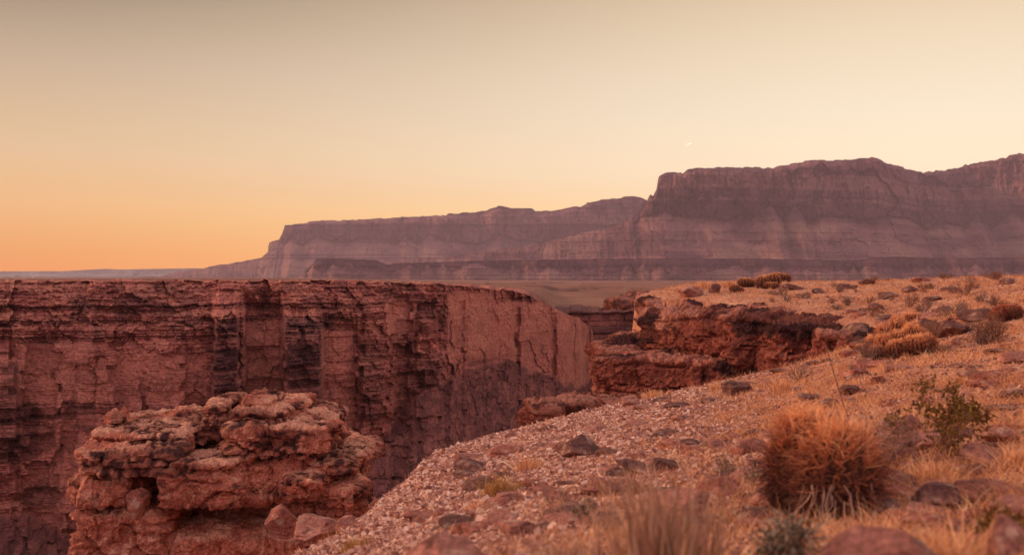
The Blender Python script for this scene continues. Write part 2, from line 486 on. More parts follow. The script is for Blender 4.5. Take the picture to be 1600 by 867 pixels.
def far_wall():
    nc, nr = 1750, 500
    pf = np.linspace(-480, 926, 6000)
    Df = interp(pf, W_S)
    al = np.r_[0, np.cumsum(np.hypot(np.diff((pf - HX) / F * Df), np.diff(Df)))]
    px = np.interp(np.linspace(0, al[-1], nc), al, pf)
    D0 = interp(px, W_S)
    Dtop = np.convolve(np.pad(D0, 12, 'edge'), np.ones(25) / 25, 'valid')
    Y0 = np.convolve(np.pad(interp(px, W_Y), 20, 'edge'), np.ones(41) / 41, 'valid')
    zt = -(Y0 - HY) / F * D0
    zt = zt + 0.30 * (hash01(np.floor(px / 7 + 2 * pn(px * .05, 2.2)), 3, 4) - .6) + 0.4 * fbm(px * 0.03, 0, 0, 5, 4) * np.clip((px) / 200, .3, 1) - 0.15
    back = np.array([60, 30, 15, 8, 4, 1.5])                       # rows of the rim's flat top
    t = np.concatenate([np.zeros(len(back)), np.linspace(0, 1, nr - len(back))])
    zb = -50.0
    P, T = np.meshgrid(px, t)
    Zt = np.broadcast_to(zt, P.shape)
    s = np.broadcast_to(np.linspace(0, al[-1], nc), P.shape)               # metres along the wall
    z = Zt + (zb - Zt) * T
    dep = Zt - z
    bl, _, _ = courses(P * 0, z + 0.25 * fbm(P * .03, z * .2, 0, 2, 48), -60, 5, 1.5, 1, 49)       # one value per thick bed
    def stack(a, b, amt, ja, y0, seed):
        """a buttress of thick beds, each bed ending at its own place"""
        ka = a + ja * (hash01(np.floor(bl * 4096), 1, seed) - .5) + 5 * fbm(z * .12, P * .01, 0, 3, seed)
        kb = b + ja * (hash01(np.floor(bl * 4096), 2, seed) - .5) + 5 * fbm(z * .12, 4 + P * .01, 0, 3, seed)
        m = sstep(ka - 2.5, ka + 2.5, P) * (1 - sstep(kb - 2.5, kb + 2.5, P))
        return m * amt * sstep(y0, y0 + 4, dep) + m * 0.8 * (hash01(np.floor(bl * 4096), 3, seed) - .5)
    st = (stack(333, 373, 5.5, 7, 2, 31) - stack(382, 440, 7.0, 6, 1, 32) + stack(445, 500, 6.0, 9, 5, 33) - stack(504, 556, 2.2, 8, 4, 34) + stack(566, 606, 2.2, 14, 2, 35)
          - stack(612, 640, 2.0, 12, 1, 36) + stack(655, 688, 2.4, 14, 3, 37) + stack(120, 175, 1.6, 14, 6, 38) - stack(40, 90, 1.8, 16, 7, 39) + stack(230, 285, 1.4, 14, 6, 40)
          + stack(-60, 20, 2.0, 14, 8, 41) + stack(806, 812, -1.6, 4, 1, 42) + stack(862, 868, -1.6, 4, 1, 43) + stack(720, 724, -1.2, 4, 1, 44))
    Dm = interp(P, W_S) - st
    # upper ledges retreat on the left part, sheer wall on the right
    leftness = 1 - sstep(520, 700, P)
    wav = fbm(s * 0.05, 0.5, 0, 3, 41)
    ledge_h = 9.5 + 3.0 * wav
    out = leftness * (9.0 * np.clip(dep / ledge_h, 0, 1) ** 0.85 + 0.10 * dep) + (1 - leftness) * 0.10 * dep
    # talus at the foot
    ta = interp(P, [(-480,-34),(0,-34),(120,-38),(300,-44),(500,-36),(560,-29),(600,-26),(640,-21.5),(720,-17),(780,-16),(840,-19.5),(930,-26)]) + 2.2 * fbm(s * 0.13, 0, 0, 3, 44)
    tal = np.maximum(ta - z, 0)
    out = out + tal * 2.3
    istal = sstep(-0.4, 0.8, ta - z)
    # relief: bedding that wanders, spalled plates, sparse joints
    ws = s + 1.6 * fbm(s * 0.35, z * 0.45, 0, 3, 50)
    zw = z + 0.9 * fbm(s * 0.05, z * 0.05, 0, 4, 51) + 0.18 * fbm(s * 0.6, z * 0.6, 0, 2, 52)
    massive = sstep(-0.05, 0.15, fbm(s * 0.05, z * 0.04, 0.7, 4, 55) + 0.10 * (1 - leftness)) * sstep(8, 12, dep + 7 * (1 - leftness))
    massive = massive * (1 - (P > 530) * (P < 700) * 0.6)
    pyz = HY - z / np.broadcast_to(D0, P.shape) * F + 6 * fbm(s * .2, z * .2, 0, 3, 84)
    pq = P + 6 * fbm(s * .2, z * .25, 3, 3, 85)
    smooth = np.zeros_like(z)
    for (a, b, y0, y1) in ((382, 440, 500, 660), (502, 556, 510, 720), (150, 326, 545, 620), (30, 150, 530, 620), (700, 775, 455, 560), (775, 920, 470, 620), (600, 650, 470, 520)):
        smooth = np.maximum(smooth, sstep(a - 4, a + 4, pq) * (1 - sstep(b - 4, b + 4, pq)) * sstep(y0 - 6, y0 + 6, pyz) * (1 - sstep(y1 - 6, y1 + 6, pyz)))
    massive = np.maximum(massive, 0.95 * smooth)
    l1, b1, e1 = courses(ws, zw, -60, 5, 1.25, 4.0, 101)
    l2, b2, e2 = courses(ws * 1.1 + 3, zw, -60, 5, 0.42, 1.9, 102)
    f1, v1, g1 = facets(ws, zw, 5.5, 6.5, 120, 0.9)
    f2, v2, g2 = facets(ws + 0.5 * zw, zw, 2.1, 2.3, 126, 0.9)
    f3, v3, g3 = facets(ws, zw, 0.8, 0.7, 132, 0.9)
    busy = (1 - istal) * (0.13 + 0.87 * (1 - massive))
    rough = (1 - 0.85 * massive) * (1 - istal)
    patch = sstep(-0.25, 0.25, fbm(s * 0.12, z * 0.2, 0.3, 3, 57))
    out = out + 2.6 * fbm(s * 0.045, z * 0.015, 0, 4, 60) * (0.5 + 0.5 * sstep(0, 6, dep))
    out = out + (1 - istal) * (1.9 - 0.9 * smooth) * f1 + busy * (1.25 * f2 + 0.5 * f3 * patch)
    out = out + rough * (1.5 * (l1 - 0.5) * (0.4 + 0.8 * leftness) + 0.6 * (b1 - 0.5) * patch + 0.55 * (l2 - 0.5) + 0.4 * (b2 - 0.5) * patch - 0.25 * (e2 < 0.06))
    ra, rv, _ = facets(s, z, 1.6, 1.1, 140, 1.0)
    rc, _, _ = facets(s, z, 4.0, 3.0, 150, 1.0)
    out = out + istal * (0.8 * ra + 0.8 * rc + 1.4 * fbm(s * 0.3, z * 0.3, 0, 4, 66) + 1.5 * np.maximum(0, fbm(s * 0.8, z * 1.0, 0, 3, 67)) + 1.0 * np.maximum(0, fbm(s * 1.8, z * 2.2, 0, 2, 69) - .1))
    out = out + 0.22 * fbm(s * 1.1, z * 1.6, 0, 4, 68)
    up = leftness * (1 - sstep(6, 9, dep)) * (1 - istal)
    out = out + up * (1.5 * np.maximum(0, fbm(s * 0.7, z * 1.2, 0, 3, 72)) + 0.9 * np.maximum(0, fbm(s * 1.6, z * 2.4, 0, 2, 73)))
    out[T == 0] = 0
    rowi = np.arange(nr)[:, None]
    nb = len(back)
    bk = np.where(rowi < nb, np.r_[back, np.zeros(nr - nb)][:, None], 0)
    d = Dm - out + bk + (rowi < nb) * 0.0
    z = z - np.where(bk > 0, sstep(835, 885, P) * bk * 0.35, 0) + np.where(bk > 0, 0.1 * fbm(s * 0.2, bk * .2, 0, 2, 70), 0)
    x = (P - HX) / F * d
    # rock colours: dark varnished courses, fresh pale faces
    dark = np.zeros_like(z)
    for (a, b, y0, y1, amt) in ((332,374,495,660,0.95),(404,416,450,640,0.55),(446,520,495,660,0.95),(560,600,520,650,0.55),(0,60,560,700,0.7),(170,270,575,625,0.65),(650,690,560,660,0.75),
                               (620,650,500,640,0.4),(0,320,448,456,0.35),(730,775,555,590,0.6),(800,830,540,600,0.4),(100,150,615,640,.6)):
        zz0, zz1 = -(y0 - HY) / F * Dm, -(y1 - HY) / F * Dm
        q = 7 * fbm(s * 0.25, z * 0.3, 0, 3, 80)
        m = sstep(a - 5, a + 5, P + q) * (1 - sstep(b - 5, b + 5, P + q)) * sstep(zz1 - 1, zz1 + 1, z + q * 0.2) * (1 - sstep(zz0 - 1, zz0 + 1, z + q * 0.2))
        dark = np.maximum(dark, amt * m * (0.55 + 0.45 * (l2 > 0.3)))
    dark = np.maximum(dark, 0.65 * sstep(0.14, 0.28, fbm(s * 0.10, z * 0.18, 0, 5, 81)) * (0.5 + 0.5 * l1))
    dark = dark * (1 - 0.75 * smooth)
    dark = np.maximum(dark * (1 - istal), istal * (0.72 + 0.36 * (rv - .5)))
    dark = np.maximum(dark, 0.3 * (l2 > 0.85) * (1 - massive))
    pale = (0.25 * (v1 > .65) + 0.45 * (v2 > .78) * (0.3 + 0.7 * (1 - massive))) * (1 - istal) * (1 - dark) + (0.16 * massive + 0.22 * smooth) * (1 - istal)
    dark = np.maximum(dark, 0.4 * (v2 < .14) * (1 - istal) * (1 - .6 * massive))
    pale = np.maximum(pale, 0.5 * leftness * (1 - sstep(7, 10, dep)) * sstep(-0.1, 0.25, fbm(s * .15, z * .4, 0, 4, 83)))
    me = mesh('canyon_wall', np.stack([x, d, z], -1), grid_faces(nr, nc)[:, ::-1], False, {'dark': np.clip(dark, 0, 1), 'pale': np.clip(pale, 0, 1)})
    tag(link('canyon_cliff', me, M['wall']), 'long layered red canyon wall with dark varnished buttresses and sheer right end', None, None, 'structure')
far_wall()

def second_wall():
    nc, nr = 420, 130
    px = np.linspace(840, 1250, nc)
    D0 = 345 + 12 * fbm(px * 0.01, 0, 0, 3, 90) + (px - 840) * 0.05
    zt = -(interp(px, [(840,486),(885,486),(950,487),(1000,480),(1250,474)]) - HY) / F * D0 + 0.9 * fbm(px * .03, 1, 0, 4, 91) + 0.8 * (hash01(np.floor(px / 9), 2, 9) - .5)
    t = np.concatenate([[0, 0, 0], np.linspace(0, 1, nr - 3)])
    P, T = np.meshgrid(px, t)
    Zt = np.broadcast_to(zt, P.shape)
    z = Zt + (-52 - Zt) * T
    s = (P - HX) / F * 345
    dep = Zt - z
    l1, b1, e1 = courses(s, z, -60, 5, 1.8, 7, 110)
    out = 0.5 * dep + 4.0 * (l1 - .5) + 2.6 * (b1 - .5) + 4.5 * fbm(s * .06, z * .05, 0, 4, 92) + 2.0 * fbm(s * .2, z * .2, 0, 4, 94) - .6 * (e1 < .15)
    out[T == 0] = 0
    bk = np.r_[[60, 25, 8], np.zeros(nr - 3)][:, None]
    d = D0[None] - out + bk
    dark = 0.35 + 0.5 * (l1 > .45)
    me = mesh('canyon_wall', np.stack([(P - HX) / F * d, d, z], -1), grid_faces(nr, nc)[:, ::-1], False, {'dark': dark * np.ones_like(z), 'pale': 0 * z})
    tag(link('canyon_cliff', me, M['wall']), 'dark layered cliff across the side canyon, left of the near promontory', None, None, 'structure')
second_wall()

# ------------------------------------------------------------------ plain and canyon floor
def plain():
    px = np.linspace(-900, 2700, 900)
    nr = 230
    w = sstep(845, 875, px)
    D0 = (interp(px, W_S) + 12) * (1 - w) + 356 * w
    y0 = interp(px, W_Y) * (1 - w) + interp(px, [(845,486),(950,487),(1000,480),(1250,474),(4200,474)]) * w
    z0 = -(y0 - HY) / F * D0 - 0.3
    t = np.linspace(0, 1, nr) ** 1.0
    P = np.broadcast_to(px, (nr, len(px)))
    d = D0[None] * (9900 / D0[None]) ** t[:, None]
    far = sstep(250, 1500, d)
    zfar = np.where(px < 600, -1.6, -8.5)
    zfar = np.convolve(np.pad(zfar, 40, 'edge'), np.ones(81) / 81, 'valid')
    z = z0[None] * (1 - far) + zfar[None] * far
    x = (P - HX) / F * d
    z = z + far * 1.3 * fbm(x * 0.004, d * 0.004, 0, 4, 95) * (d < 9000) + 0.3 * fbm(x * 0.03, d * 0.03, 0, 3, 96) * sstep(D0 + 5, D0 + 60, d)
    # broken low rims on the plain
    rr = fbm(x * 0.004, d * 0.0025, 0, 4, 97)
    z = z + (P > 760) * sstep(500, 800, d) * 2.2 * (sstep(0.0, 0.02, rr) - 0.5) * (d < 3000)
    dark = 0.75 * sstep(0.05, 0.0, np.abs(rr - 0.01) * 2) * (d < 3000) + 0.35 * sstep(0.1, 0.4, fbm(x * 0.008, d * 0.004, 0, 5, 98))
    dark = np.maximum(dark, 0.45 * (1 - sstep(600, 760, P)) * (1 - sstep(300, 900, d)))
    pale = 0.5 * sstep(0.0, 0.4, fbm(x * 0.003, d * 0.002, 0.4, 4, 99))
    me = mesh('plain', np.stack([x, d, z], -1), grid_faces(nr, len(px)), False, {'dark': np.clip(dark, 0, 1), 'pale': pale})
    tag(link('plain', me, M['plain']), 'wide tan desert plain running from the canyon rim to the far cliffs', None, None, 'structure')
    n = 160
    X, Y = np.meshgrid(np.linspace(-500, 420, n), np.linspace(-60, 480, n))
    Z = -47 + 2.5 * fbm(X * .03, Y * .03, 0, 4, 93)
    me = mesh('canyon_floor', np.stack([X, Y, Z], -1), grid_faces(n, n), False, {'dark': 0.3 + 0 * X, 'pale': 0 * X})
    tag(link('canyon_floor', me, M['talus']), 'shadowed rubble floor of the canyon', None, None, 'structure')
plain()

# ------------------------------------------------------------------ far cliffs
def mesa(name, label, sil, D, base_y, apex_y, apex_amp, apex_w, nc, nr, seed, flute=1.0, tal_k=2.0, bands=(), dvar=0.0, Dtab=None, jag=1.0, deep=1.0):
    sil = np.array(sil, float)
    px = np.linspace(sil[0, 0], sil[-1, 0], nc)
    Dc = interp(px, Dtab) if Dtab else np.full(nc, float(D))
    Dc = Dc + dvar * fbm(px * 0.012, 0, 0, 4, seed)
    ytop = np.interp(px, sil[:, 0], sil[:, 1])
    s1 = (px - HX) / F * D
    ytop = ytop + jag * (1.3 * (hash01(np.floor(px / 9 + 2 * pn(px * .06, 5.5)), 1, seed) - .5) + 1.0 * fbm(px * 0.09, 0, 0, 4, seed + 1) + 0.8 * np.maximum(0, pn(px * 0.16, 3.3, 0, seed + 2)))
    zt = -(ytop - HY) / F * Dc
    zb = -(base_y - HY) / F * D - 12
    nb = 4
    t = np.concatenate([np.zeros(nb), np.linspace(0, 1, nr - nb)])
    P, T = np.meshgrid(px, t)
    Zt = np.broadcast_to(zt, P.shape)
    z = Zt + (np.minimum(zb, Zt - 5) - Zt) * T
    s = np.broadcast_to(s1, P.shape)
    u = px / apex_w + 2 * pn(px / apex_w * 0.6, 0, 0, seed + 4)
    tri = 1 - np.abs((u % 1.0) * 2 - 1)                                      # spurs of debris
    tri = tri * (0.4 + 0.9 * hash01(np.floor(u), 0, seed)) + 0.35 * fbm(px / apex_w * 3, 0, 0, 3, seed + 5)
    za = -(apex_y - HY) / F * D - apex_amp * (1 - tri)
    za = np.minimum(za, zt - 0.12 * (zt - zb) * (zt > za))
    Za = np.broadcast_to(za, P.shape)
    # cliff below the top, with ledges
    dep = Zt - z
    sc = D / 4300.0
    s = s + 14 * sc * fbm(s * 0.012 / sc, z * 0.012 / sc, 0, 4, seed + 17)
    fl = fbm(s * 0.012 / sc, z * 0.0012, 0, 4, seed + 6, ridged=True) * 34 * sc + fbm(s * 0.045 / sc, z * 0.004, 0, 3, seed + 7, ridged=True) * 20 * sc
    fl = fl + fbm(s * 0.004 / sc, 0, 0, 3, seed + 8) * 50 * sc
    fa, va, ga = facets(s, z, 85 * sc, 130 * sc, seed + 30, 0.8)
    fb, vb, _ = facets(s, z, 30 * sc, 55 * sc, seed + 36, 0.8)
    fl = fl * 0.6 + 34 * sc * fa + 15 * sc * fb
    q = fbm(s * 0.011 / sc, z * 0.006 / sc, 0, 4, seed + 14) * 4
    fl = fl + 11 * sc * (np.floor(q) + sstep(0, .25, q - np.floor(q))) + 9 * sc * fbm(s * 0.09 / sc, z * 0.012 / sc, 0, 3, seed + 15)
    l1, b1, e1 = courses(s, z, -200, 1500, 22 * sc, 60 * sc, seed + 9)
    out = 0.22 * dep + flute * fl * sstep(0, 25 * sc, dep) + (l1 - .5) * 13 * sc + (b1 - .5) * 7 * sc
    tal = np.maximum(Za - z, 0)
    istal = sstep(-3, 6, Za - z)
    gully = fbm(s * 0.02 / sc, tal * 0.002, 0, 4, seed + 10, ridged=True)
    l2, b2, e2 = courses(s, z, -200, 1500, 9 * sc, 80 * sc, seed + 11)
    out = out * (1 - 0.5 * istal) + tal * tal_k + istal * (gully * 12 * sc + (l2 - .5) * 9 * sc + 16 * sc * fbm(s * .05 / sc, z * .03 / sc, 0, 4, seed + 18))
    out[T == 0] = 0
    bk = np.r_[[1700, 1200, 500, 120], np.zeros(nr - nb)][:, None] * sc * deep
    zz = z.copy()
    zz[0] = zb - 40
    zz[1] = z[1] - 10
    d = Dc[None] - out + bk
    x = (P - HX) / F * (Dc[None] - out * 0.6 + bk) + 3 * sc * fbm(z * 0.03 / sc, s * .02 / sc, 0, 3, seed + 16) * (T > 0)
    dark = 0.45 * (1 - istal) * sstep(0.0, 0.3, fbm(s * 0.035 / sc, z * 0.004 / sc, 0, 4, seed + 19)) + 0.22 * (l1 > 0.6) + 0.25 * (vb < .2) * (1 - istal) + 0.35 * (ga < .07) * (1 - istal) + 0.25 * sstep(0.1, 0.4, fbm(s * 0.01, z * 0.01, 0, 4, seed + 12))  # dark streaks and cleft edges: shade of the flutes put into the colour
    for (y0, y1, a) in bands:                                               # beds of another colour at a height
        w = 5 * fbm(s * 0.004, 0, 0, 2, seed + 13)
        k0, k1 = -(y0 - HY) / F * D + w, -(y1 - HY) / F * D + w
        m = sstep(k1 - 4, k1 + 4, z) * (1 - sstep(k0 - 4, k0 + 4, z)) * (1 - istal * 0.8)
        if a > 0:
            dark = np.maximum(dark, a * m * (0.7 + 0.3 * l1))
        else:
            dark = dark * (1 - m)
    tp = fbm(s * 0.006 / sc, z * 0.016 / sc, 0, 5, seed + 20)
    dark = np.maximum(dark * (1 - .5 * istal), istal * 0.6 * sstep(0.0, 0.25, tp))
    pale = 0.55 * istal * sstep(0.0, 0.3, -tp) + 0.28 * istal * sstep(-0.2, 0.5, gully + (l2 - .5)) + 0.3 * (l1 < .2) * (1 - istal)
    for (y0, y1, a) in bands:
        if a < 0:
            k0, k1 = -(y0 - HY) / F * D, -(y1 - HY) / F * D
            pale = np.maximum(pale, -a * sstep(k1 - 4, k1 + 4, z) * (1 - sstep(k0 - 4, k0 + 4, z)) * (1 - istal))
    me = mesh(name, np.stack([x, d, zz], -1), grid_faces(nr, nc)[:, ::-1], False, {'dark': np.clip(dark, 0, 1), 'pale': np.clip(pale, 0, 1)})
    tag(link(name, me, M['ridge' if name == 'distant_ridge' else 'mesa']), label, None, None, 'structure')

FARM = [(225,433),(250,431),(300,422),(340,414),(380,408.5),(408,402),(414,396),(420,393),(421.5,379),(436,374),(441,364),(445,352.5),(480,347.5),(482,345.5),(500,345),
        (540,344),(620,340),(640,338.5),(695,336),(700,334),(718,333),(760,329),(768,324),(785,321.5),(800,325),(832,325),(836,329),(862,329.5),(900,322),(907,323),
        (918,317),(940,312),(985,307),(1003,308.5),(1010,312),(1060,306),(1140,300),(1300,300)]
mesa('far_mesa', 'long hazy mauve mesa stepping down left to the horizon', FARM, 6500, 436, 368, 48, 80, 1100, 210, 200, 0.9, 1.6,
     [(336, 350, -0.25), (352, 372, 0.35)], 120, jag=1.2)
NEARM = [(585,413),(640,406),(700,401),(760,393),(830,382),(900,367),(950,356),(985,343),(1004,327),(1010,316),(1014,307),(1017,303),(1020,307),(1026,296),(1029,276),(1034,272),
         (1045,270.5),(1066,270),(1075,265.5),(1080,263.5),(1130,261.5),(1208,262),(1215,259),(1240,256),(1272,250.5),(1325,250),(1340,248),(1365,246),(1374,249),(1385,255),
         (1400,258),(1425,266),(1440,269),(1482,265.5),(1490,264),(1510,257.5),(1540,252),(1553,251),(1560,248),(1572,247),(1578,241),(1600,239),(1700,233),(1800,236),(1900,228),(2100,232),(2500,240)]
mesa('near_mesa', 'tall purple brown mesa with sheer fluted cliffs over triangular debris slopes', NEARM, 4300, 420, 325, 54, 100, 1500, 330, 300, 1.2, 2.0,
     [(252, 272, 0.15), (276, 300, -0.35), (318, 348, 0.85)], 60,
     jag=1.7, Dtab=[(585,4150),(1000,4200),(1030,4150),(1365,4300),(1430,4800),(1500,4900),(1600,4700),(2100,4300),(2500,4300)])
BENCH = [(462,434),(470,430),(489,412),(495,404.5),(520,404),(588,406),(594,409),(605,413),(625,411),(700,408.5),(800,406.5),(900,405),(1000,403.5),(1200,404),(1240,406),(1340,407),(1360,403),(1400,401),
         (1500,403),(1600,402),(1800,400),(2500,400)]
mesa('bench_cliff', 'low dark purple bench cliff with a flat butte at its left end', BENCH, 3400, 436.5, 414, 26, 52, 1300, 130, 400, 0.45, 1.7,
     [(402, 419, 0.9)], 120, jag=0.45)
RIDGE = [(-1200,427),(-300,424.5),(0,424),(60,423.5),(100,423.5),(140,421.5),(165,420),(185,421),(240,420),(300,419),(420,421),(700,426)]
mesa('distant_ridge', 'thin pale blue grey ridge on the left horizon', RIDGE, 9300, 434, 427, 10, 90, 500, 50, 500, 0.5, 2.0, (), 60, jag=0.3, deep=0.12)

# ------------------------------------------------------------------ rock made of blocks, fused by a voxel remesh and then weathered
def superblock(c, r, e=0.45, rot=0.0, n=26):
    """rounded block: centre, half sizes, squareness"""
    u = np.linspace(-math.pi / 2, math.pi / 2, n)
    v = np.linspace(-math.pi, math.pi, 2 * n, endpoint=False)
    U, V = np.meshgrid(u, v, indexing='ij')
    sp = lambda a: np.sign(a) * np.abs(a) ** e
    x, y, z = sp(np.cos(U)) * sp(np.cos(V)) * r[0], sp(np.cos(U)) * sp(np.sin(V)) * r[1], sp(np.sin(U)) * r[2]
    cr, sr = math.cos(rot), math.sin(rot)
    p = np.stack([c[0] + cr * x - sr * y, c[1] + sr * x + cr * y, c[2] + z], -1).reshape(-1, 3)
    nn = 2 * n
    i = np.arange((n - 1) * nn)
    a, b = i // nn, i % nn
    f = np.stack([a * nn + b, a * nn + (b + 1) % nn, (a + 1) * nn + (b + 1) % nn, (a + 1) * nn + b], 1)
    return p, f

def fuse(blocks, voxel):
    vs, fs, o = [], [], 0
    for b in blocks:
        p, f = superblock(*b)
        p = p + 0.06 * np.stack([fbm(p[:, 0] * .9, p[:, 1] * .9, p[:, 2] * .9, 3, q) for q in (1, 2, 3)], -1) * min(1.5, max(b[1]))
        vs.append(p)
        fs.append(f + o)
        o += len(p)
    me = mesh('blocks', np.concatenate(vs), np.concatenate(fs))
    ob = bpy.data.objects.new('blocks', me)
    col.objects.link(ob)
    md = ob.modifiers.new('fuse', 'REMESH')
    md.mode = 'VOXEL'
    md.voxel_size = voxel
    dg = bpy.context.evaluated_depsgraph_get()
    ev = ob.evaluated_get(dg).to_mesh()
    v = np.empty(len(ev.vertices) * 3, np.float32)
    ev.vertices.foreach_get('co', v)
    nrm = np.empty(len(ev.vertices) * 3, np.float32)
    ev.vertices.foreach_get('normal', nrm)
    q = np.empty(len(ev.loops), np.int32)
    ev.loops.foreach_get('vertex_index', q)
    ls = np.empty(len(ev.polygons), np.int32)
    ev.polygons.foreach_get('loop_total', ls)
    assert (ls == 4).all()
    f = q.reshape(-1, 4).copy()
    bpy.data.objects.remove(ob)
    bpy.data.meshes.remove(me)
    return v.reshape(-1, 3), nrm.reshape(-1, 3), f

def weather(v, n, k, seed, strata=1.0, lump=1.0, spall=0.10, facet=1.0):
    x, y, z = (v[:, i] / k for i in range(3))
    wz = z + 0.12 * fbm(x * .7, y * .7, z * .3, 3, seed)
    l, _, _ = courses(x * 0 + wz, wz, -60, 40, 0.22, 1.0, seed + 1)
    l2, b2, e2 = courses(x + 0.6 * y + .3 * fbm(x, y, z, 2, seed + 2), wz, -60, 40, 0.55, 1.3, seed + 3)
    side = 1 - np.abs(n[:, 2]) ** 2
    d = strata * side * (0.085 * (l - .5) + 0.14 * (b2 - .5) - 0.10 * (e2 < 0.035))
    h = x + 0.55 * y
    fz = z + 0.15 * fbm(x, y, z, 2, seed + 12)
    a1, _, g1 = facets(h, fz, .62, .42, seed + 20, 0.9)
    a2, _, g2 = facets(h + .3 * z, fz, .24, .17, seed + 26, 0.9)
    a3, _, _ = facets(x, y, .45, .5, seed + 32, 0.9)
    d = d + facet * (side * (0.15 * a1 + 0.07 * a2 - 0.09 * (g1 < .06)) + (1 - side) * 0.09 * a3)
    d = d + 0.09 * fbm(x * .9, y * .9, z * 1.3, 4, seed + 4) + 0.04 * fbm(x * 3, y * 3, z * 4.5, 3, seed + 5, ridged=True)
    q = fbm(x * .8 + .3 * y, y * .8, z * 1.1, 3, seed + 8) * 7
    d = d + spall * side * (np.floor(q) + sstep(0, .12, q - np.floor(q)))
    lm = fbm(x * 9, y * 9, z * 11, 2, seed + 6)
    rg = fbm(x * 5, y * 5, z * 7, 3, seed + 9, ridged=True)
    d = d + lump * (0.055 * lm + 0.02 * (rg - .3) + 0.045 * fbm(x * 26, y * 26, z * 28, 2, seed + 7))
    return v + n * (d * k)[:, None], l, b2, lm

def P3(px, py, d):
    return ((px - HX) / F * d, d, -(py - HY) / F * d)

def rect(x0, x1, y0, y1, d, depth, e=0.42, rot=0.0):
    a, b = P3(x0, y0, d), P3(x1, y1, d)
    return (((a[0] + b[0]) / 2, d + depth, (a[2] + b[2]) / 2), ((b[0] - a[0]) / 2, depth, (a[2] - b[2]) / 2), e, rot)

def near_outcrop():
    d = 17.0
    rc = lambda x0, x1, y0, y1, *a: rect(x0 + 5, x1 - 6, y0 + 11, y1 - 1, *a)
    B = [rc(98, 262, 786, 900, d + 0.0, 1.9, 0.25), rc(240, 530, 818, 900, d - 0.1, 1.9, 0.4), rc(80, 560, 842, 1500, d - 0.2, 3.2, 0.4),
         rc(130, 530, 690, 870, d + 1.1, 1.5, .2),
         rc(102, 200, 738, 792, d + .0, 1.6, .2), rc(188, 226, 734, 774, d + .3, 1.2, .3), rc(100, 262, 692, 742, d - .35, 1.9, .2, .05),
         rc(260, 376, 712, 797, d - .4, 1.7, .18, -.04), rc(128, 300, 668, 708, d + .3, 1.5, .22), rc(175, 330, 658, 700, d + .7, 1.4, .22),
         rc(312, 362, 622, 690, d + .8, .8, .25), rc(342, 496, 652, 735, d + .05, 1.5, .24), rc(348, 462, 628, 690, d + .3, 1.2, .32), rc(366, 430, 615, 655, d + .5, .8, .35),
         rc(420, 514, 658, 708, d - .1, 1.3, .2), rc(340, 478, 700, 790, d + .05, 1.5, .2), rc(462, 496, 648, 680, d + .5, .5, .4),
         rc(400, 556, 714, 740, d + .1, 1.4, .2, -.06), rc(440, 546, 738, 800, d + .7, 1.1, .2),
         rc(422, 506, 734, 788, d - .5, .7, .5), rc(500, 552, 756, 822, d - .4, .8, .22), rc(160, 190, 636, 668, d + 1.0, .3, .5)]
    v, n, f = fuse(B, 0.027)
    v, l, b, lm = weather(v, n, 1.0, 600, 0.2 + 0.4 * sstep(-3.55, -3.4, v[:, 2]), 0.8, 0.05, 0.62)
    x, y, z = v.T
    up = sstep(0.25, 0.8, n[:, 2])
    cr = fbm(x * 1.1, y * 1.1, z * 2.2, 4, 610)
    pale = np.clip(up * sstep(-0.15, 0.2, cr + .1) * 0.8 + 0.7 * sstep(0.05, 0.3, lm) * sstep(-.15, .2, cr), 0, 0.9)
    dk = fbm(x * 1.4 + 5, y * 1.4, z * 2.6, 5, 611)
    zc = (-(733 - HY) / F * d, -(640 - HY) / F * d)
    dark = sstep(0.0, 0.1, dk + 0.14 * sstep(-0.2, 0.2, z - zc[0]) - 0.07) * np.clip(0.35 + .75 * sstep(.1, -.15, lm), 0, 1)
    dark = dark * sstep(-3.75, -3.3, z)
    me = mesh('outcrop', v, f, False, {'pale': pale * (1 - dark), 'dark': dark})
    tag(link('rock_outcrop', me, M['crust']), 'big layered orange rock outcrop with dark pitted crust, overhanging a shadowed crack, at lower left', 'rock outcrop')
near_outcrop()

def boulder_bits():
    specs = [((212, 800), 38, 34, 16.75, 'stone_red', 'small orange block wedged in the crack under the big left outcrop'),
             ((437, 830), 62, 40, 15.9, 'stone_red', 'rounded red boulder at the foot of the big left outcrop'),
             ((490, 842), 70, 32, 14.6, 'stone', 'pale cracked boulder below the right end of the big left outcrop'),
             ((545, 846), 46, 34, 14.0, 'stone', 'pinkish boulder between the big left outcrop and the gravel edge')]
    return specs

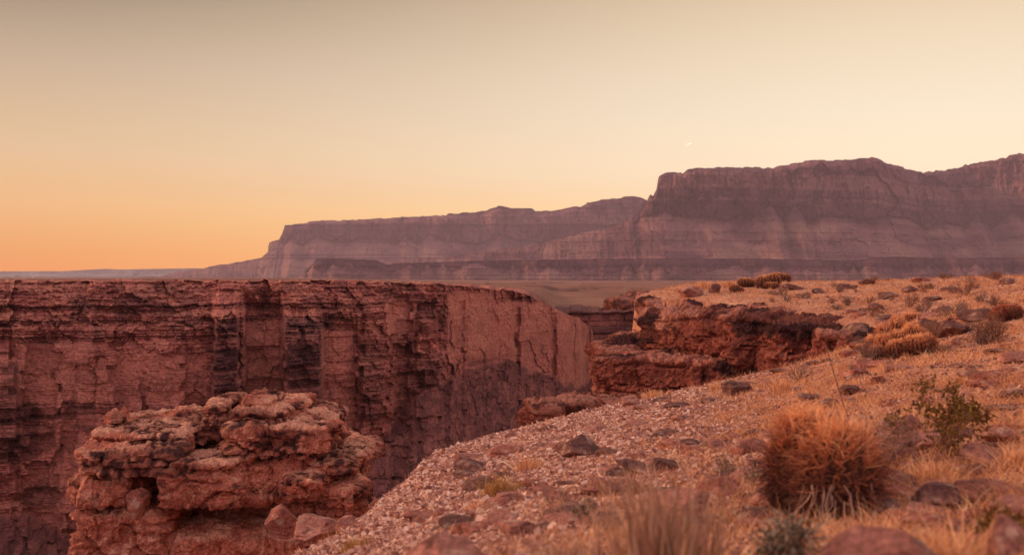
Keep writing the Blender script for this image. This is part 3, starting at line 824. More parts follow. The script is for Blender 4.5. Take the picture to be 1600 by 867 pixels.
# ------------------------------------------------------------------ the promontory in the middle distance
def promontory():
    B = []
    def r(x0, x1, y0, y1, d, dep, e=.4, rot=0.0):
        B.append(rect(x0 + (26 if 915 < x0 < 1040 else 4), x1, y0 + 7, y1, d, dep, e * .8, rot))
    # lower tier
    r(921, 1010, 540, 690, 47.5, 3.5, .18, -.1); r(960, 1120, 550, 690, 46.2, 4.0, .2); r(1050, 1215, 565, 690, 43.5, 4.0, .2)
    r(918, 1060, 586, 690, 46.4, 4, .2); r(1048, 1140, 574, 640, 42.6, 2.0, .25, .05); r(1100, 1235, 560, 660, 41.5, 3.0, .25, -.2)
    B.append(((7.25, 44.6, -4.75), (3.7, 2.2, 1.66), .16, -.69))
    B.append(((9.6, 43.4, -2.75), (8.0, 2.0, 1.35), .2, -1.27))
    # debris shelf between the tiers
    r(938, 1050, 524, 600, 49.5, 4, .7); r(985, 1130, 512, 620, 48.6, 4, .6); r(1060, 1180, 530, 620, 46.3, 4, .6)
    # upper tier
    r(993, 1046, 464, 512, 50.5, 2.5, .3, -.15); r(1012, 1135, 467, 560, 50.0, 4.2, .2, -.12); r(1090, 1200, 470, 610, 46.6, 4.5, .2, -.2)
    r(1150, 1260, 474, 610, 43, 4.5, .2, -.3); r(1205, 1300, 485, 600, 39.6, 4, .2, -.35); r(1255, 1345, 500, 600, 36.4, 3.4, .25, -.35)
    r(1118, 1172, 500, 610, 43.6, 1.6, .3, -.1); r(1300, 1380, 514, 590, 34.2, 2.2, .3, -.3); r(1176, 1216, 505, 610, 41.6, 1.4, .3)
    r(1340, 1420, 519, 560, 32, 1.4, .4, -.2); r(1235, 1275, 520, 600, 38.2, 1.2, .3)
    v, n, f = fuse(B, 0.07)
    v, l, b, lm = weather(v, n, 2.0, 640, 0.3, 1.0, 0.05, 0.8)
    x, y, z = v.T
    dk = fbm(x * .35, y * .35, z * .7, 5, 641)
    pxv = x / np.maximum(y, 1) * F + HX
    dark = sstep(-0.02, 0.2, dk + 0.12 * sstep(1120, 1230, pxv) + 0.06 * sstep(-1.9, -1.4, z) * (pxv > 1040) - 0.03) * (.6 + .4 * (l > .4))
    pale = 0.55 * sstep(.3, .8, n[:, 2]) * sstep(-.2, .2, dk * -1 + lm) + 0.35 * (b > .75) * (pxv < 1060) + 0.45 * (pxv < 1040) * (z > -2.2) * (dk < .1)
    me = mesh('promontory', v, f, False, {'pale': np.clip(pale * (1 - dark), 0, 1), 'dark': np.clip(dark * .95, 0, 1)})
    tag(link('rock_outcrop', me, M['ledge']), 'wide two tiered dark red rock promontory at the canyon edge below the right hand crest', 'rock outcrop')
    B.clear()
    r(818, 880, 628, 700, 29.0, 1.0, .5); r(862, 940, 622, 690, 30, 1.1, .5); r(900, 985, 624, 690, 31.5, 1.2, .6); r(822, 850, 618, 650, 29.6, .5, .7)
    v, n, f = fuse(B, 0.06)
    v, l, b, lm = weather(v, n, 1.2, 650)
    dk = fbm(v[:, 0] * .8, v[:, 1] * .8, v[:, 2] * 1.6, 4, 651)
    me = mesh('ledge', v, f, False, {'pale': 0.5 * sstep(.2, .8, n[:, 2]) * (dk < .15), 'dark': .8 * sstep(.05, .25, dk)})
    tag(link('rock_outcrop', me, M['ledge']), 'low blocky red ledge at the gravel edge, in front of the promontory foot', 'rock outcrop')
    B.clear()
    r(932, 1010, 458, 520, 356, 12, .7); r(960, 1040, 450, 520, 360, 14, .7); r(1000, 1075, 458, 520, 354, 12, .7)
    v, n, f = fuse(B, 0.5)
    v, l, b, lm = weather(v, n, 7.0, 660)
    dk = fbm(v[:, 0] * .3, v[:, 1] * .3, v[:, 2] * .7, 4, 661)
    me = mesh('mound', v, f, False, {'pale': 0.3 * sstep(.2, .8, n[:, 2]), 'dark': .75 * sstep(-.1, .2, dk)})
    tag(link('rock_outcrop', me, M['ledge']), 'dark rounded rock mound against the plain, behind the left end of the promontory', 'rock outcrop')
promontory()

# ------------------------------------------------------------------ loose rocks
def ico(sub):
    import bmesh
    bm = bmesh.new()
    bmesh.ops.create_icosphere(bm, subdivisions=sub, radius=1)
    v = np.array([w.co[:] for w in bm.verts])
    f = np.array([[w.index for w in q.verts] for q in bm.faces])
    bm.free()
    return v, f
ICO5, ICO4 = ico(5), ico(4)

def rock_mesh(seed, size, cuts=11, flat=0.6, res=ICO4):
    r = np.random.default_rng(seed)
    v, f = res
    nn = r.normal(size=(cuts, 3))
    nn /= np.linalg.norm(nn, axis=1, keepdims=True)
    dd = 0.62 + 0.38 * r.random(cuts)
    dot = v @ nn.T
    rad = np.min(np.where(dot > 0.05, dd / np.maximum(dot, 0.05), 9), axis=1)
    rad = np.minimum(rad, 1.25)
    p = v * rad[:, None]
    p = p * (1 + 0.07 * fbm(p[:, 0] * 2, p[:, 1] * 2, p[:, 2] * 3, 4, seed)[:, None])
    l, b, _ = courses(p[:, 0], p[:, 2] + 0.1 * p[:, 0], -3, 3, .16, .6, seed)
    p[:, :2] *= (1 + 0.07 * (l - .5) + .05 * (b - .5))[:, None]
    p *= np.array(size) * np.array([1, 1, flat])
    dk = fbm(p[:, 0] / size[0] * 1.6, p[:, 1] / size[0] * 1.6, p[:, 2] / size[0] * 1.6, 4, seed + 1)
    return mesh('rock', p, f, False, {'dark': .7 * sstep(.15, .4, dk), 'pale': .6 * sstep(.1, .45, -dk)})

def put_rock(px, py, w, h, mat, label, seed, d=None, tilt=0.0, cuts=11, group=None, name='rock'):
    """rock whose foot shows at a pixel, w x h photo pixels large"""
    if d is None:
        x, y, z = hit(px, py)
    else:
        x, y, z = P3(px, py, d)
    k = y / F
    W, H = w * k / 2, h * k / 2
    me = rock_mesh(seed, (W * 1.05, W * 0.9, H * 1.25), cuts, 1.0, ICO5 if w > 60 else ICO4)
    o = link(name, me, M[mat])
    o.location = (x, y + W * 0.5, z + H * 0.75)
    o.rotation_euler = (0.1 * math.sin(seed), tilt, seed * 1.3 % 6.28 if abs(tilt) < .01 else 0)
    return tag(o, label, 'rock', group)

ROCKS = [
 ((735, 838, 58, 22), 'stone_red', 'flat reddish slab low on the gravel, left of its grey twin'),
 ((812, 842, 66, 26), 'stone', 'flat grey slab on the grass edge, near the bottom centre'),
 ((905, 716, 62, 30), 'stone_dark', 'jagged dark rock standing out of the middle of the gravel slope'),
 ((1000, 742, 66, 16), 'stone_dark', 'long purple slab lying in the grass, left of a tilted dark slab'),
 ((1045, 738, 44, 20), 'stone_dark', 'tilted dark slab lying beside the long purple slab'),
 ((965, 748, 34, 16), 'stone_dark', 'small dark rough rock left of the long purple slab'),
 ((1072, 812, 100, 44), 'stone', 'big purple boulder behind the tall blurred grass at bottom centre'),
 ((1130, 775, 70, 26), 'stone_red', 'low red rock in the grass, left of the barrel cactus'),
 ((1215, 790, 60, 18), 'stone_red', 'flat dark red slab tucked against the left foot of the barrel cactus'),
 ((1000, 722, 30, 12), 'stone_red', 'small orange stone in the grass behind the purple slab'),
 ((1152, 618, 44, 22), 'stone_dark', 'dark pointed rock on the slope below the promontory'),
 ((985, 636, 30, 18), 'stone', 'pale boulder at the gravel edge below the promontory'),
 ((1060, 640, 40, 12), 'stone_dark', 'flat brown slab on the gravel crest, left of the dark pointed rock'),
 ((1110, 632, 36, 10), 'stone_dark', 'thin brown slab between the flat slab and the dark pointed rock'),
 ((1540, 606, 46, 14), 'stone_red', 'flat red brown slab alone on the grassy right slope'),
 ((1338, 592, 44, 16), 'stone_red', 'reddish slab in the grass below the big cactus clump'),
 ((1372, 600, 30, 12), 'stone_red', 'small orange slab beside the reddish slab under the cactus clump'),
 ((1330, 617, 30, 14), 'stone_dark', 'small dark rock halfway down the right slope'),
 ((1300, 640, 36, 14), 'stone_dark', 'dark stone on the slope above the barrel cactus'),
 ((1290, 660, 40, 12), 'stone', 'flat mauve stone behind the tip of the barrel cactus'),
 ((1490, 525, 50, 24), 'stone_dark', 'dark reddish ledge rock left of the red cactus'),
 ((1535, 500, 50, 20), 'stone_dark', 'dark ledge rock just below the red cactus'),
 ((1455, 512, 34, 14), 'stone_dark', 'dark slab between the cactus clump and the red ledge'),
 ((1390, 466, 40, 9), 'stone_dark', 'long dark slab high on the right slope'),
 ((1425, 456, 30, 8), 'stone_dark', 'dark slab under the crest, right of the long dark slab'),
 ((1438, 441, 34, 8), 'stone_red', 'flat red slab near the crest'),
 ((1458, 470, 34, 8), 'stone_dark', 'thin dark slab above the grey shrubs on the right slope'),
 ((1575, 444, 22, 10), 'stone_dark', 'dark stone near the crest at the right edge'),
 ((1320, 452, 24, 11), 'stone_dark', 'rounded dark stone on the crest slope above the promontory'),
 ((1280, 458, 26, 7), 'stone_dark', 'thin dark stone left of the rounded one on the crest slope'),
 ((1240, 453, 28, 9), 'stone_dark', 'flat dark stone on the crest, right of the small barrels'),
 ((1355, 445, 22, 9), 'stone_dark', 'small dark stone near the skyline of the slope'),
 ((1370, 483, 24, 8), 'stone_dark', 'small dark stone above the upper cactus clump'),
 ((1345, 530, 56, 22), 'stone_dark', 'dark weathered block where the promontory meets the slope'),
 ((1400, 535, 50, 16), 'stone_dark', 'long dark block left behind the big cactus clump'),
 ((1500, 660, 50, 18), 'stone_dark', 'dark slab on the slope behind the olive bush'),
 ((1570, 690, 56, 20), 'stone', 'grey slab right of the olive bush'),
 ((1590, 625, 40, 16), 'stone_dark', 'dark stone at the right edge above the olive bush'),
 ((1545, 782, 120, 30), 'stone_red', 'blurred flat rock slab at the lower right'),
 ((1400, 922, 190, 84), 'stone', 'large blurred pinkish boulder in front of the barrel cactus'),
 ((1470, 800, 90, 40), 'stone_dark', 'blurred dark rock right of the barrel cactus foot'),
 ((1585, 905, 90, 90), 'stone', 'blurred grey boulder in the bottom right corner'),
 ((700, 938, 170, 96), 'stone', 'large blurred pink boulder at the bottom edge, left of the tall grass'),
 ((880, 800, 50, 14), 'stone', 'pale thin stone in the grass left of the tall blurred grass'),
 ((1082, 464, 40, 17), 'stone', 'rough pale red rock on top of the promontory'),
 ((1118, 458, 26, 14), 'stone_dark', 'dark stone right of the rough pale red rock on the promontory'),
]
for k, ((px, py, w, h), mat, lab) in enumerate(ROCKS):
    put_rock(px, py, w, h, mat, lab, 1000 + k * 7, tilt=0.25 if 'tilted' in lab else 0.0, cuts=24 if 'blurred' in lab else 11)
for k, ((px, py), w, h, d, mat, lab) in enumerate(boulder_bits()):
    put_rock(px, py, w, h, mat, lab, 1500 + k, d=d)

# nameless stones: three looks, copied
rr = random.Random(5)
protos = [rock_mesh(1700 + k, (0.16, 0.13, 0.07), 10, 1.0, ico(3)) for k in range(9)]
for k, me in enumerate(protos):
    me.materials.append(M[('stone', 'stone_red', 'stone_dark')[k % 3]])
LOOSE = {'stone': 'loose pinkish grey stone lying in the dry grass', 'stone_red': 'loose red stone lying in the dry grass', 'stone_dark': 'loose dark brown stone lying in the dry grass'}
n_st = 0
while n_st < 230:
    px, py = rr.uniform(640, 1600), rr.uniform(440, 830)
    if py < 425 + (1600 - px) * 0.04 or py < 655 - (px - 830) * 0.2 and px < 1330:
        continue
    x, y, z = hit(px, py)
    if gz(x, y, 's') > -0.4 or y > 66:
        continue
    k = rr.randrange(9)
    o = bpy.data.objects.new('stone', protos[k])
    col.objects.link(o)
    s = rr.uniform(0.45, 1.25) * (0.5 + min(y, 40) / 26)
    o.location = (x, y, z + 0.012 * s)
    o.scale = (s, s, s * rr.uniform(.6, 1.2))
    o.rotation_euler = (rr.uniform(-.2, .2), rr.uniform(-.2, .2), rr.uniform(0, 6.28))
    kind = ('stone', 'stone_red', 'stone_dark')[k % 3]
    tag(o, LOOSE[kind], 'stone', LOOSE[kind].replace('stone', 'stones'))
    n_st += 1

# ------------------------------------------------------------------ gravel
def scatter(n, seed, dmin, dmax, amin=-17, amax=30):
    r = np.random.default_rng(seed)
    a = R(amin) + R(amax - amin) * r.random(n)
    d = np.exp(np.log(dmin) + (np.log(dmax) - np.log(dmin)) * r.random(n) ** 0.8)
    return np.sin(a) * d, np.cos(a) * d, r

def gravel():
    x, y, r = scatter(660000, 11, 2.2, 76)
    z, s = gz(x, y), gz(x, y, 's')
    g = sstep(-5.2, -2.0, s + 1.3 * fbm(x * 0.4, y * 0.4, 0, 3, 21)) * (1 - sstep(24, 34, y))
    patch = 0.26 + 0.34 * sstep(-.1, .35, fbm(x * .8, y * .8, 0, 3, 22))
    keep = (s < 0.25) & (r.random(len(x)) < np.maximum(g, patch))
    x2, y2, _ = scatter(420000, 12, 5.5, 32, -15, 13)
    z2, s2 = gz(x2, y2), gz(x2, y2, 's')
    g2 = sstep(-5.2, -2.0, s2 + 1.3 * fbm(x2 * 0.4, y2 * 0.4, 0, 3, 21)) * (1 - sstep(24, 34, y2))
    k2 = (s2 < 0.25) & (r.random(len(x2)) < g2)
    x, y, z, g = (np.r_[p[keep], q[k2]] for p, q in ((x, x2), (y, y2), (z, z2), (g, g2)))
    keep = np.ones(len(x), bool)
    x, y, z, g = x[keep], y[keep], z[keep], g[keep]
    n = len(x)
    base = np.array([(1, 0, 0), (-1, 0, 0), (0, 1, 0), (0, -1, 0), (0, 0, 1), (0, 0, -1)], float)
    # angular shard: a skewed box
    cube = np.array([(a, b, c) for a in (-1, 1) for b in (-1, 1) for c in (-1, 1)], float)
    v = cube[None] * (1 + 0.35 * r.normal(size=(n, 8, 3)).clip(-1.5, 1.5) * .6)
    sz = (0.0029 + 0.012 * r.random(n) ** 5) * (0.6 + 0.055 * np.minimum(y, 26)) * (0.8 + 0.45 * g)
    v *= (sz[:, None] * np.stack([1 + .7 * r.random(n), .7 + .5 * r.random(n), .3 + .4 * r.random(n)], 1))[:, None]
    a, tx, ty = r.random(n) * 6.28, r.normal(size=n) * .35, r.normal(size=n) * .35
    ca, sa = np.cos(a)[:, None], np.sin(a)[:, None]
    X = v[..., 0] * ca - v[..., 1] * sa
    Y = v[..., 0] * sa + v[..., 1] * ca
    Z = v[..., 2] + X * np.tan(tx.clip(-.9, .9))[:, None] + Y * np.tan(ty.clip(-.9, .9))[:, None]
    V = np.stack([X + x[:, None], Y + y[:, None], Z + (z + sz * .25)[:, None]], -1)
    q = np.array([(0, 1, 3, 2), (4, 6, 7, 5), (0, 4, 5, 1), (2, 3, 7, 6), (0, 2, 6, 4), (1, 5, 7, 3)])
    f = (np.arange(n)[:, None, None] * 8 + q[None]).reshape(-1, 4)
    tone = np.clip(0.02 + 0.80 * r.random(n) ** 1.25 + 0.20 * g, 0, 1)
    me = mesh('gravel', V, f, False, {'tone': np.repeat(tone, 8)})
    tag(link('gravel', me, M['gravel']), 'pale pink angular gravel strewn over the slope', None, None, 'stuff')
gravel()

# ------------------------------------------------------------------ blades, twigs
def blades(root, tip_dir, length, width, r, bend=0.5, segs=3):
    """flat tapering blades: arrays of roots and directions -> verts, faces (triangles+quads as quads)"""
    n = len(root)
    side = np.cross(tip_dir, r.normal(size=(n, 3)))
    side /= np.linalg.norm(side, axis=1, keepdims=True) + 1e-9
    bd = r.normal(size=(n, 3))
    bd[:, 2] = -np.abs(bd[:, 2]) * .5
    V = []
    for k in range(segs + 1):
        t = k / segs
        p = root + tip_dir * (length * t)[:, None] + bd * (bend * length * t * t)[:, None]
        w = (width * (1 - t * .85))[:, None] * side
        V += [p - w, p + w]
    V = np.stack(V, 1)
    q = np.array([(2 * k, 2 * k + 1, 2 * k + 3, 2 * k + 2) for k in range(segs)])
    f = (np.arange(n)[:, None, None] * (2 * segs + 2) + q[None]).reshape(-1, 4)
    return V.reshape(-1, 3), f, 2 * segs + 2

def dirs(r, n, spread):
    d = np.stack([r.normal(size=n) * spread, r.normal(size=n) * spread, np.ones(n)], 1)
    return d / np.linalg.norm(d, axis=1, keepdims=True)

def grass():
    x, y, r = scatter(68000, 17, 2.4, 78, -14, 31)
    z, s = gz(x, y), gz(x, y, 's')
    g = sstep(-5.0, -2.2, s + 1.3 * fbm(x * 0.4, y * 0.4, 0, 3, 21)) * (1 - sstep(24, 34, y))
    den = (0.10 + 0.85 * sstep(-0.2, 0.2, fbm(x * .9, y * .9, 0, 4, 23))) * (1 - 0.96 * g)
    keep = (s < -0.1) & (r.random(len(x)) < den)
    x, y, z = x[keep], y[keep], z[keep]
    n = len(x)
    nb = 10
    k = np.repeat(np.arange(n), nb)
    size = (0.045 + 0.11 * r.random(n) ** 1.7) * (0.8 + 0.02 * np.minimum(y, 30))
    rad = size * .5
    off = r.normal(size=(n * nb, 2)) * (rad[k] * .55)[:, None]
    root = np.stack([x[k] + off[:, 0], y[k] + off[:, 1], z[k] - .01], 1)
    d = dirs(r, n * nb, .55)
    L = size[k] * (.5 + .8 * r.random(n * nb))
    W = (0.0011 + 0.00017 * y[k]) * (.6 + .8 * r.random(n * nb))
    V, f, m = blades(root, d, L, W, r, .35)
    tone = np.clip((.35 + .25 * fbm(x * .5, y * .5, 0, 2, 24) + .25 * r.normal(size=n))[k] + .15 * r.normal(size=n * nb), 0, 1)
    me = mesh('grass', V, f, False, {'tone': np.repeat(tone, m)})
    tag(link('grass', me, M['grass']), 'short dry straw coloured grass covering the slope', None, None, 'stuff')
grass()

def tuft_mesh(seed, w, h, n, width, spread=.5, bend=.3, droop=0):
    r = np.random.default_rng(seed)
    off = r.normal(size=(n, 2)) * w * .2
    root = np.c_[off, np.full(n, -.01)]
    d = dirs(r, n, spread * .35)
    d[:, :2] += off / max(w, 1e-6) * spread * 2.2
    d /= np.linalg.norm(d, axis=1, keepdims=True)
    L = h * (.45 + .6 * r.random(n))
    V, f, m = blades(root, d, L, width * (.6 + .8 * r.random(n)), r, bend)
    return mesh('tuft', V, f, False, {'tone': np.repeat(np.clip(.5 + .28 * r.normal(size=n), 0, 1), m)})

def prisms(segs):
    """segs: array (n, 8): p0, p1, r0, r1 -> three-sided tapering sticks"""
    s = np.asarray(segs, float)
    p0, p1, r0, r1 = s[:, 0:3], s[:, 3:6], s[:, 6], s[:, 7]
    d = p1 - p0
    d /= np.linalg.norm(d, axis=1, keepdims=True) + 1e-9
    a = np.cross(d, np.array([.31, .77, .55]))
    a /= np.linalg.norm(a, axis=1, keepdims=True) + 1e-9
    b = np.cross(d, a)
    V = []
    for p, rad in ((p0, r0), (p1, r1)):
        for k in range(3):
            c, sn = math.cos(2.0944 * k), math.sin(2.0944 * k)
            V.append(p + (a * c + b * sn) * rad[:, None])
    V = np.stack(V, 1)
    q = np.array([(0, 1, 4, 3), (1, 2, 5, 4), (2, 0, 3, 5)])
    return V.reshape(-1, 3), (np.arange(len(s))[:, None, None] * 6 + q[None]).reshape(-1, 4), 6

def bush(seed, w, h, stems, depth=3, thick=.006, kids=3, up=.6):
    """branching twigs: returns segments and twig ends (point, direction)"""
    r = np.random.default_rng(seed)
    segs, ends = [], []
    def grow(p, d, L, rad, lev):
        n = 3
        for k in range(n):
            d = d + r.normal(size=3) * .20
            d[2] += .05 * up
            d = d / np.linalg.norm(d)
            q = p + d * L / n
            e = math.sqrt((q[0] / (w * .55)) ** 2 + (q[1] / (w * .55)) ** 2 + (max(q[2], 0) / (h * 1.03)) ** 2)
            if e > 1.0 and lev < depth:
                d = d - .5 * q / (np.linalg.norm(q) + 1e-6)
                d /= np.linalg.norm(d)
                q = p + d * L / n * .5
            segs.append((*p, *q, rad, rad * .82))
            p = q
            rad *= .82
            if lev > 0 and k > 0 or lev > 0 and k == 0 and r.random() < .4:
                for _ in range(kids if k == n - 1 else 1 + (r.random() < .5)):
                    dd = d + r.normal(size=3) * .55
                    dd[2] += .15 * up
                    grow(p, dd / np.linalg.norm(dd), L * (.45 + .3 * r.random()), rad * .75, lev - 1)
        ends.append((p, d))
    for k in range(stems):
        a = r.random() * 6.28
        ti = r.random() ** .6 * 1.15
        d = np.array([math.cos(a) * math.sin(ti) * w / h * .6, math.sin(a) * math.sin(ti) * w / h * .6, math.cos(ti) + .1])
        d /= np.linalg.norm(d)
        grow(np.array([math.cos(a) * w * .02, math.sin(a) * w * .02, -.02]), d, max(w * .5 * math.sin(ti), h * math.cos(ti)) * .75, thick, depth)
    return segs, ends, r

def twig_mesh(segs, r):
    V, f, m = prisms(segs)
    return mesh('twigs', V, f, False, {'tone': np.repeat(np.clip(.5 + .25 * r.normal(size=len(segs)), 0, 1), m)})

def leaf_mesh(ends, r, n, L, W, spread=.03):
    k = r.integers(0, len(ends), n)
    P = np.array([e[0] for e in ends])[k] + r.normal(size=(n, 3)) * spread
    D = np.array([e[1] for e in ends])[k] + r.normal(size=(n, 3)) * .8
    D /= np.linalg.norm(D, axis=1, keepdims=True)
    V, f, m = blades(P, D, L * (.6 + .8 * r.random(n)), np.full(n, W), r, .2, 2)
    return mesh('leaves', V, f, False, {'tone': np.repeat(np.clip(.5 + .28 * r.normal(size=n), 0, 1), m)})

def put_shrub(px, py, w, h, label, seed, mat='twig', stems=16, d=None, depth=2, thick=None, cat='shrub', group=None):
    x, y, z = hit(px, py) if d is None else P3(px, py, d)
    k = y / F
    W, H = w * k, h * k
    th = thick or max(0.003, 0.00035 * y)
    segs, ends, r = bush(seed, W, H, stems, depth, th, 3)
    o = link('dry_shrub', twig_mesh(segs, r), M[mat])
    o.location = (x, y + W * .3, z)
    return tag(o, label, cat, group)

SHRUBS = [
 ((1252, 596, 50, 34), 'twig', 'round grey twiggy shrub at the right end of the promontory foot'),
 ((1358, 573, 56, 40), 'twig', 'grey leafless shrub touching the left side of the big cactus clump'),
 ((868, 795, 66, 36), 'twig', 'dark grey shrub low on the gravel, left of a browner shrub'),
 ((958, 778, 66, 40), 'brown', 'brown shrub behind the tall blurred grass'),
 ((1490, 494, 58, 20), 'twig', 'long low grey shrub on the right slope above the red ledge'),
 ((1445, 490, 30, 20), 'twig', 'small grey shrub left of the long low shrub'),
 ((1425, 482, 34, 26), 'brown', 'brown shrub above the small grey one on the right slope'),
 ((1516, 462, 48, 32), 'brown', 'tall brown bush near the crest on the right'),
 ((1552, 522, 56, 34), 'brown', 'brown bush below the red cactus'),
 ((1462, 530, 38, 30), 'brown', 'thin brown shrub right behind the big cactus clump'),
 ((1326, 478, 20, 16), 'twig', 'small round grey shrub on the slope above the promontory'),
 ((1300, 503, 30, 11), 'twig', 'flat grey shrub right of the promontory top'),
 ((1256, 467, 30, 9), 'twig', 'flat grey shrub just above the promontory edge'),
 ((1210, 462, 34, 9), 'twig', 'low grey shrub between the small barrels and the promontory edge'),
 ((1455, 452, 24, 10), 'brown', 'small brown shrub just under the crest'),
 ((1335, 592, 22, 24), 'twig', 'spiky dead shrub in front of the grey shrub beside the cactus clump'),
 ((1395, 740, 120, 90), 'twig', 'big grey leafless shrub right of the barrel cactus'),
 ((1480, 436, 30, 9), 'brown', 'brown shrub breaking the skyline of the right slope'),
 ((1590, 560, 30, 14), 'twig', 'small grey shrub at the right edge below the red cactus'),
 ((1560, 436, 50, 10), 'brown', 'long brown shrub on the skyline at the right edge'),
]
for k, ((px, py, w, h), mat, lab) in enumerate(SHRUBS):
    put_shrub(px, py, w, h, lab, 2000 + k, mat, 26 if w > 90 else 16, thick=0.0035 if w > 90 else None)

sp = []
for k in range(5):
    segs, ends, r = bush(2400 + k, .5, .3, 12, 2, .012, 3)
    me = twig_mesh(segs, r)
    me.materials.append(M['twig' if k % 2 else 'brown'])
    sp.append(me)
SMALL = ['small brown shrub dotted on the upper right slope', 'small grey shrub dotted on the upper right slope']
rs = random.Random(12)
k = 0
while k < 46:
    px, py = rs.uniform(1130, 1600), rs.uniform(437, 560)
    x, y, z = hit(px, py)
    if y < 16 or y > 66 or gz(x, y, 's') > -1:
        continue
    q = rs.randrange(5)
    o = bpy.data.objects.new('dry_shrub', sp[q])
    col.objects.link(o)
    o.location = (x, y, z)
    f = rs.uniform(.5, 1.3)
    o.scale = (f, f, f * rs.uniform(.6, 1.1))
    o.rotation_euler = (0, 0, rs.uniform(0, 6.28))
    tag(o, SMALL[q % 2], 'shrub', ('small brown shrubs', 'small grey shrubs')[q % 2] + ' on the upper slope')
    k += 1

def leafy(name, px, py, w, h, label, cat, seed, stem_mat, leaf_mat, nl, L, W, stems, d=None, sp=.02):
    x, y, z = hit(px, py) if d is None else P3(px, py, d)
    k = y / F
    segs, ends, r = bush(seed, w * k, h * k, stems, 2, 0.0035, 3, 1.0)
    root = bpy.data.objects.new(name, None)
    col.objects.link(root)
    root.location = (x, y, z)
    tag(root, label, cat)
    link('stems', twig_mesh(segs, r), M[stem_mat], root)
    link('leaves', leaf_mesh(ends, r, nl, L, W, sp), M[leaf_mat], root)
leafy('creosote_bush', 1452, 722, 190, 112, 'olive brown leafy bush behind the grey shrub, right of the barrel cactus', 'bush', 2101, 'brown', 'leaf', 1500, .026, .008, 9)
leafy('sage_plant', 1225, 880, 90, 66, 'blurred grey green sage in front of the barrel cactus foot', 'sage', 2102, 'brown', 'sage', 700, .03, .005, 8)
leafy('sage_plant', 1560, 850, 60, 50, 'blurred dark sage between the boulders at the lower right', 'sage', 2103, 'brown', 'leaf', 500, .03, .005, 7)
leafy('sage_plant', 1135, 752, 34, 34, 'small upright green sprig in the grass left of the barrel cactus', 'sprig', 2104, 'brown', 'sage', 160, .03, .004, 5)
leafy('sage_plant', 1175, 758, 34, 28, 'second small green sprig, between the first sprig and the barrel cactus', 'sprig', 2105, 'brown', 'sage', 160, .03, .004, 5)
leafy('sage_plant', 912, 812, 34, 30, 'grey green sprig beside the pale thin stone at bottom centre', 'sprig', 2106, 'brown', 'sage', 160, .03, .004, 5)

def put_tuft(px, py, w, h, label, seed, mat='gold', n=260, width=None, d=None, spread=.5, name='grass_tuft', bend=.25):
    x, y, z = hit(px, py) if d is None else P3(px, py, d)
    k = y / F
    o = link(name, tuft_mesh(seed, w * k, h * k, n, width or .00048 * y, spread, bend), M[mat])
    o.location = (x, y, z)
    return tag(o, label, 'grass tuft')
TUFTS = [((780, 776, 54, 42), 'gold', 'golden grass tuft alone on the gravel'), ((827, 737, 46, 30), 'grass', 'rusty grass tuft higher on the gravel, right of the golden one'),
         ((748, 799, 40, 22), 'grass', 'pale orange grass tuft below the golden one'), ((1225, 614, 44, 28), 'grass', 'bright straw tuft below the round grey shrub'),
         ((1122, 612, 26, 16), 'grass', 'small pale grass tuft at the foot of the promontory'), ((1025, 622, 44, 16), 'grass', 'straw tuft at the gravel crest in front of the promontory'),
         ((450, 864, 110, 36), 'gold', 'golden grass tuft at the foot of the big left outcrop'), ((560, 862, 70, 30), 'gold', 'olive golden grass tuft at the bottom edge of the gravel'),
         ((1455, 752, 70, 46), 'grass', 'bright straw grass right of the big grey shrub'), ((1590, 730, 60, 50), 'grass', 'straw grass at the right edge below the grey slab'),
         ((1000, 775, 34, 34), 'stalk', 'thin stalks in front of the brown shrub')]
for k, ((px, py, w, h), mat, lab) in enumerate(TUFTS):
    put_tuft(px, py, w, h, lab, 2200 + k, mat)
for k, (px, py, w, h, lab) in enumerate([(1070, 458, 26, 16, 'orange grass tuft on the left end of the promontory top'), (1100, 452, 30, 16, 'orange grass tuft behind the rough pale red rock on the promontory'),
                                        (1140, 449, 22, 12, 'orange grass tuft between the promontory rock and the first cactus clump')]):
    put_tuft(px, py, w, h, lab, 2290 + k, 'grass')
put_tuft(1035, 905, 190, 185, 'tall blurred dry grass clump at the bottom centre, closest to the viewer', 2250, 'stalk', 300, .0042, 2.9, .2, 'grass_clump', .14)
put_tuft(1090, 890, 110, 80, 'lower blurred straw grass right of the tall clump', 2251, 'grass', 260, .0035, 3.3, .55, 'grass_clump', .2)
put_tuft(880, 900, 150, 70, 'lower blurred straw grass left of the tall clump', 2252, 'stalk', 260, .0035, 3.4, .6, 'grass_clump', .2)
put_tuft(1490, 890, 160, 90, 'blurred straw grass between the boulders at the bottom right', 2253, 'grass', 300, .0035, 3.0, .6, 'grass_clump', .2)

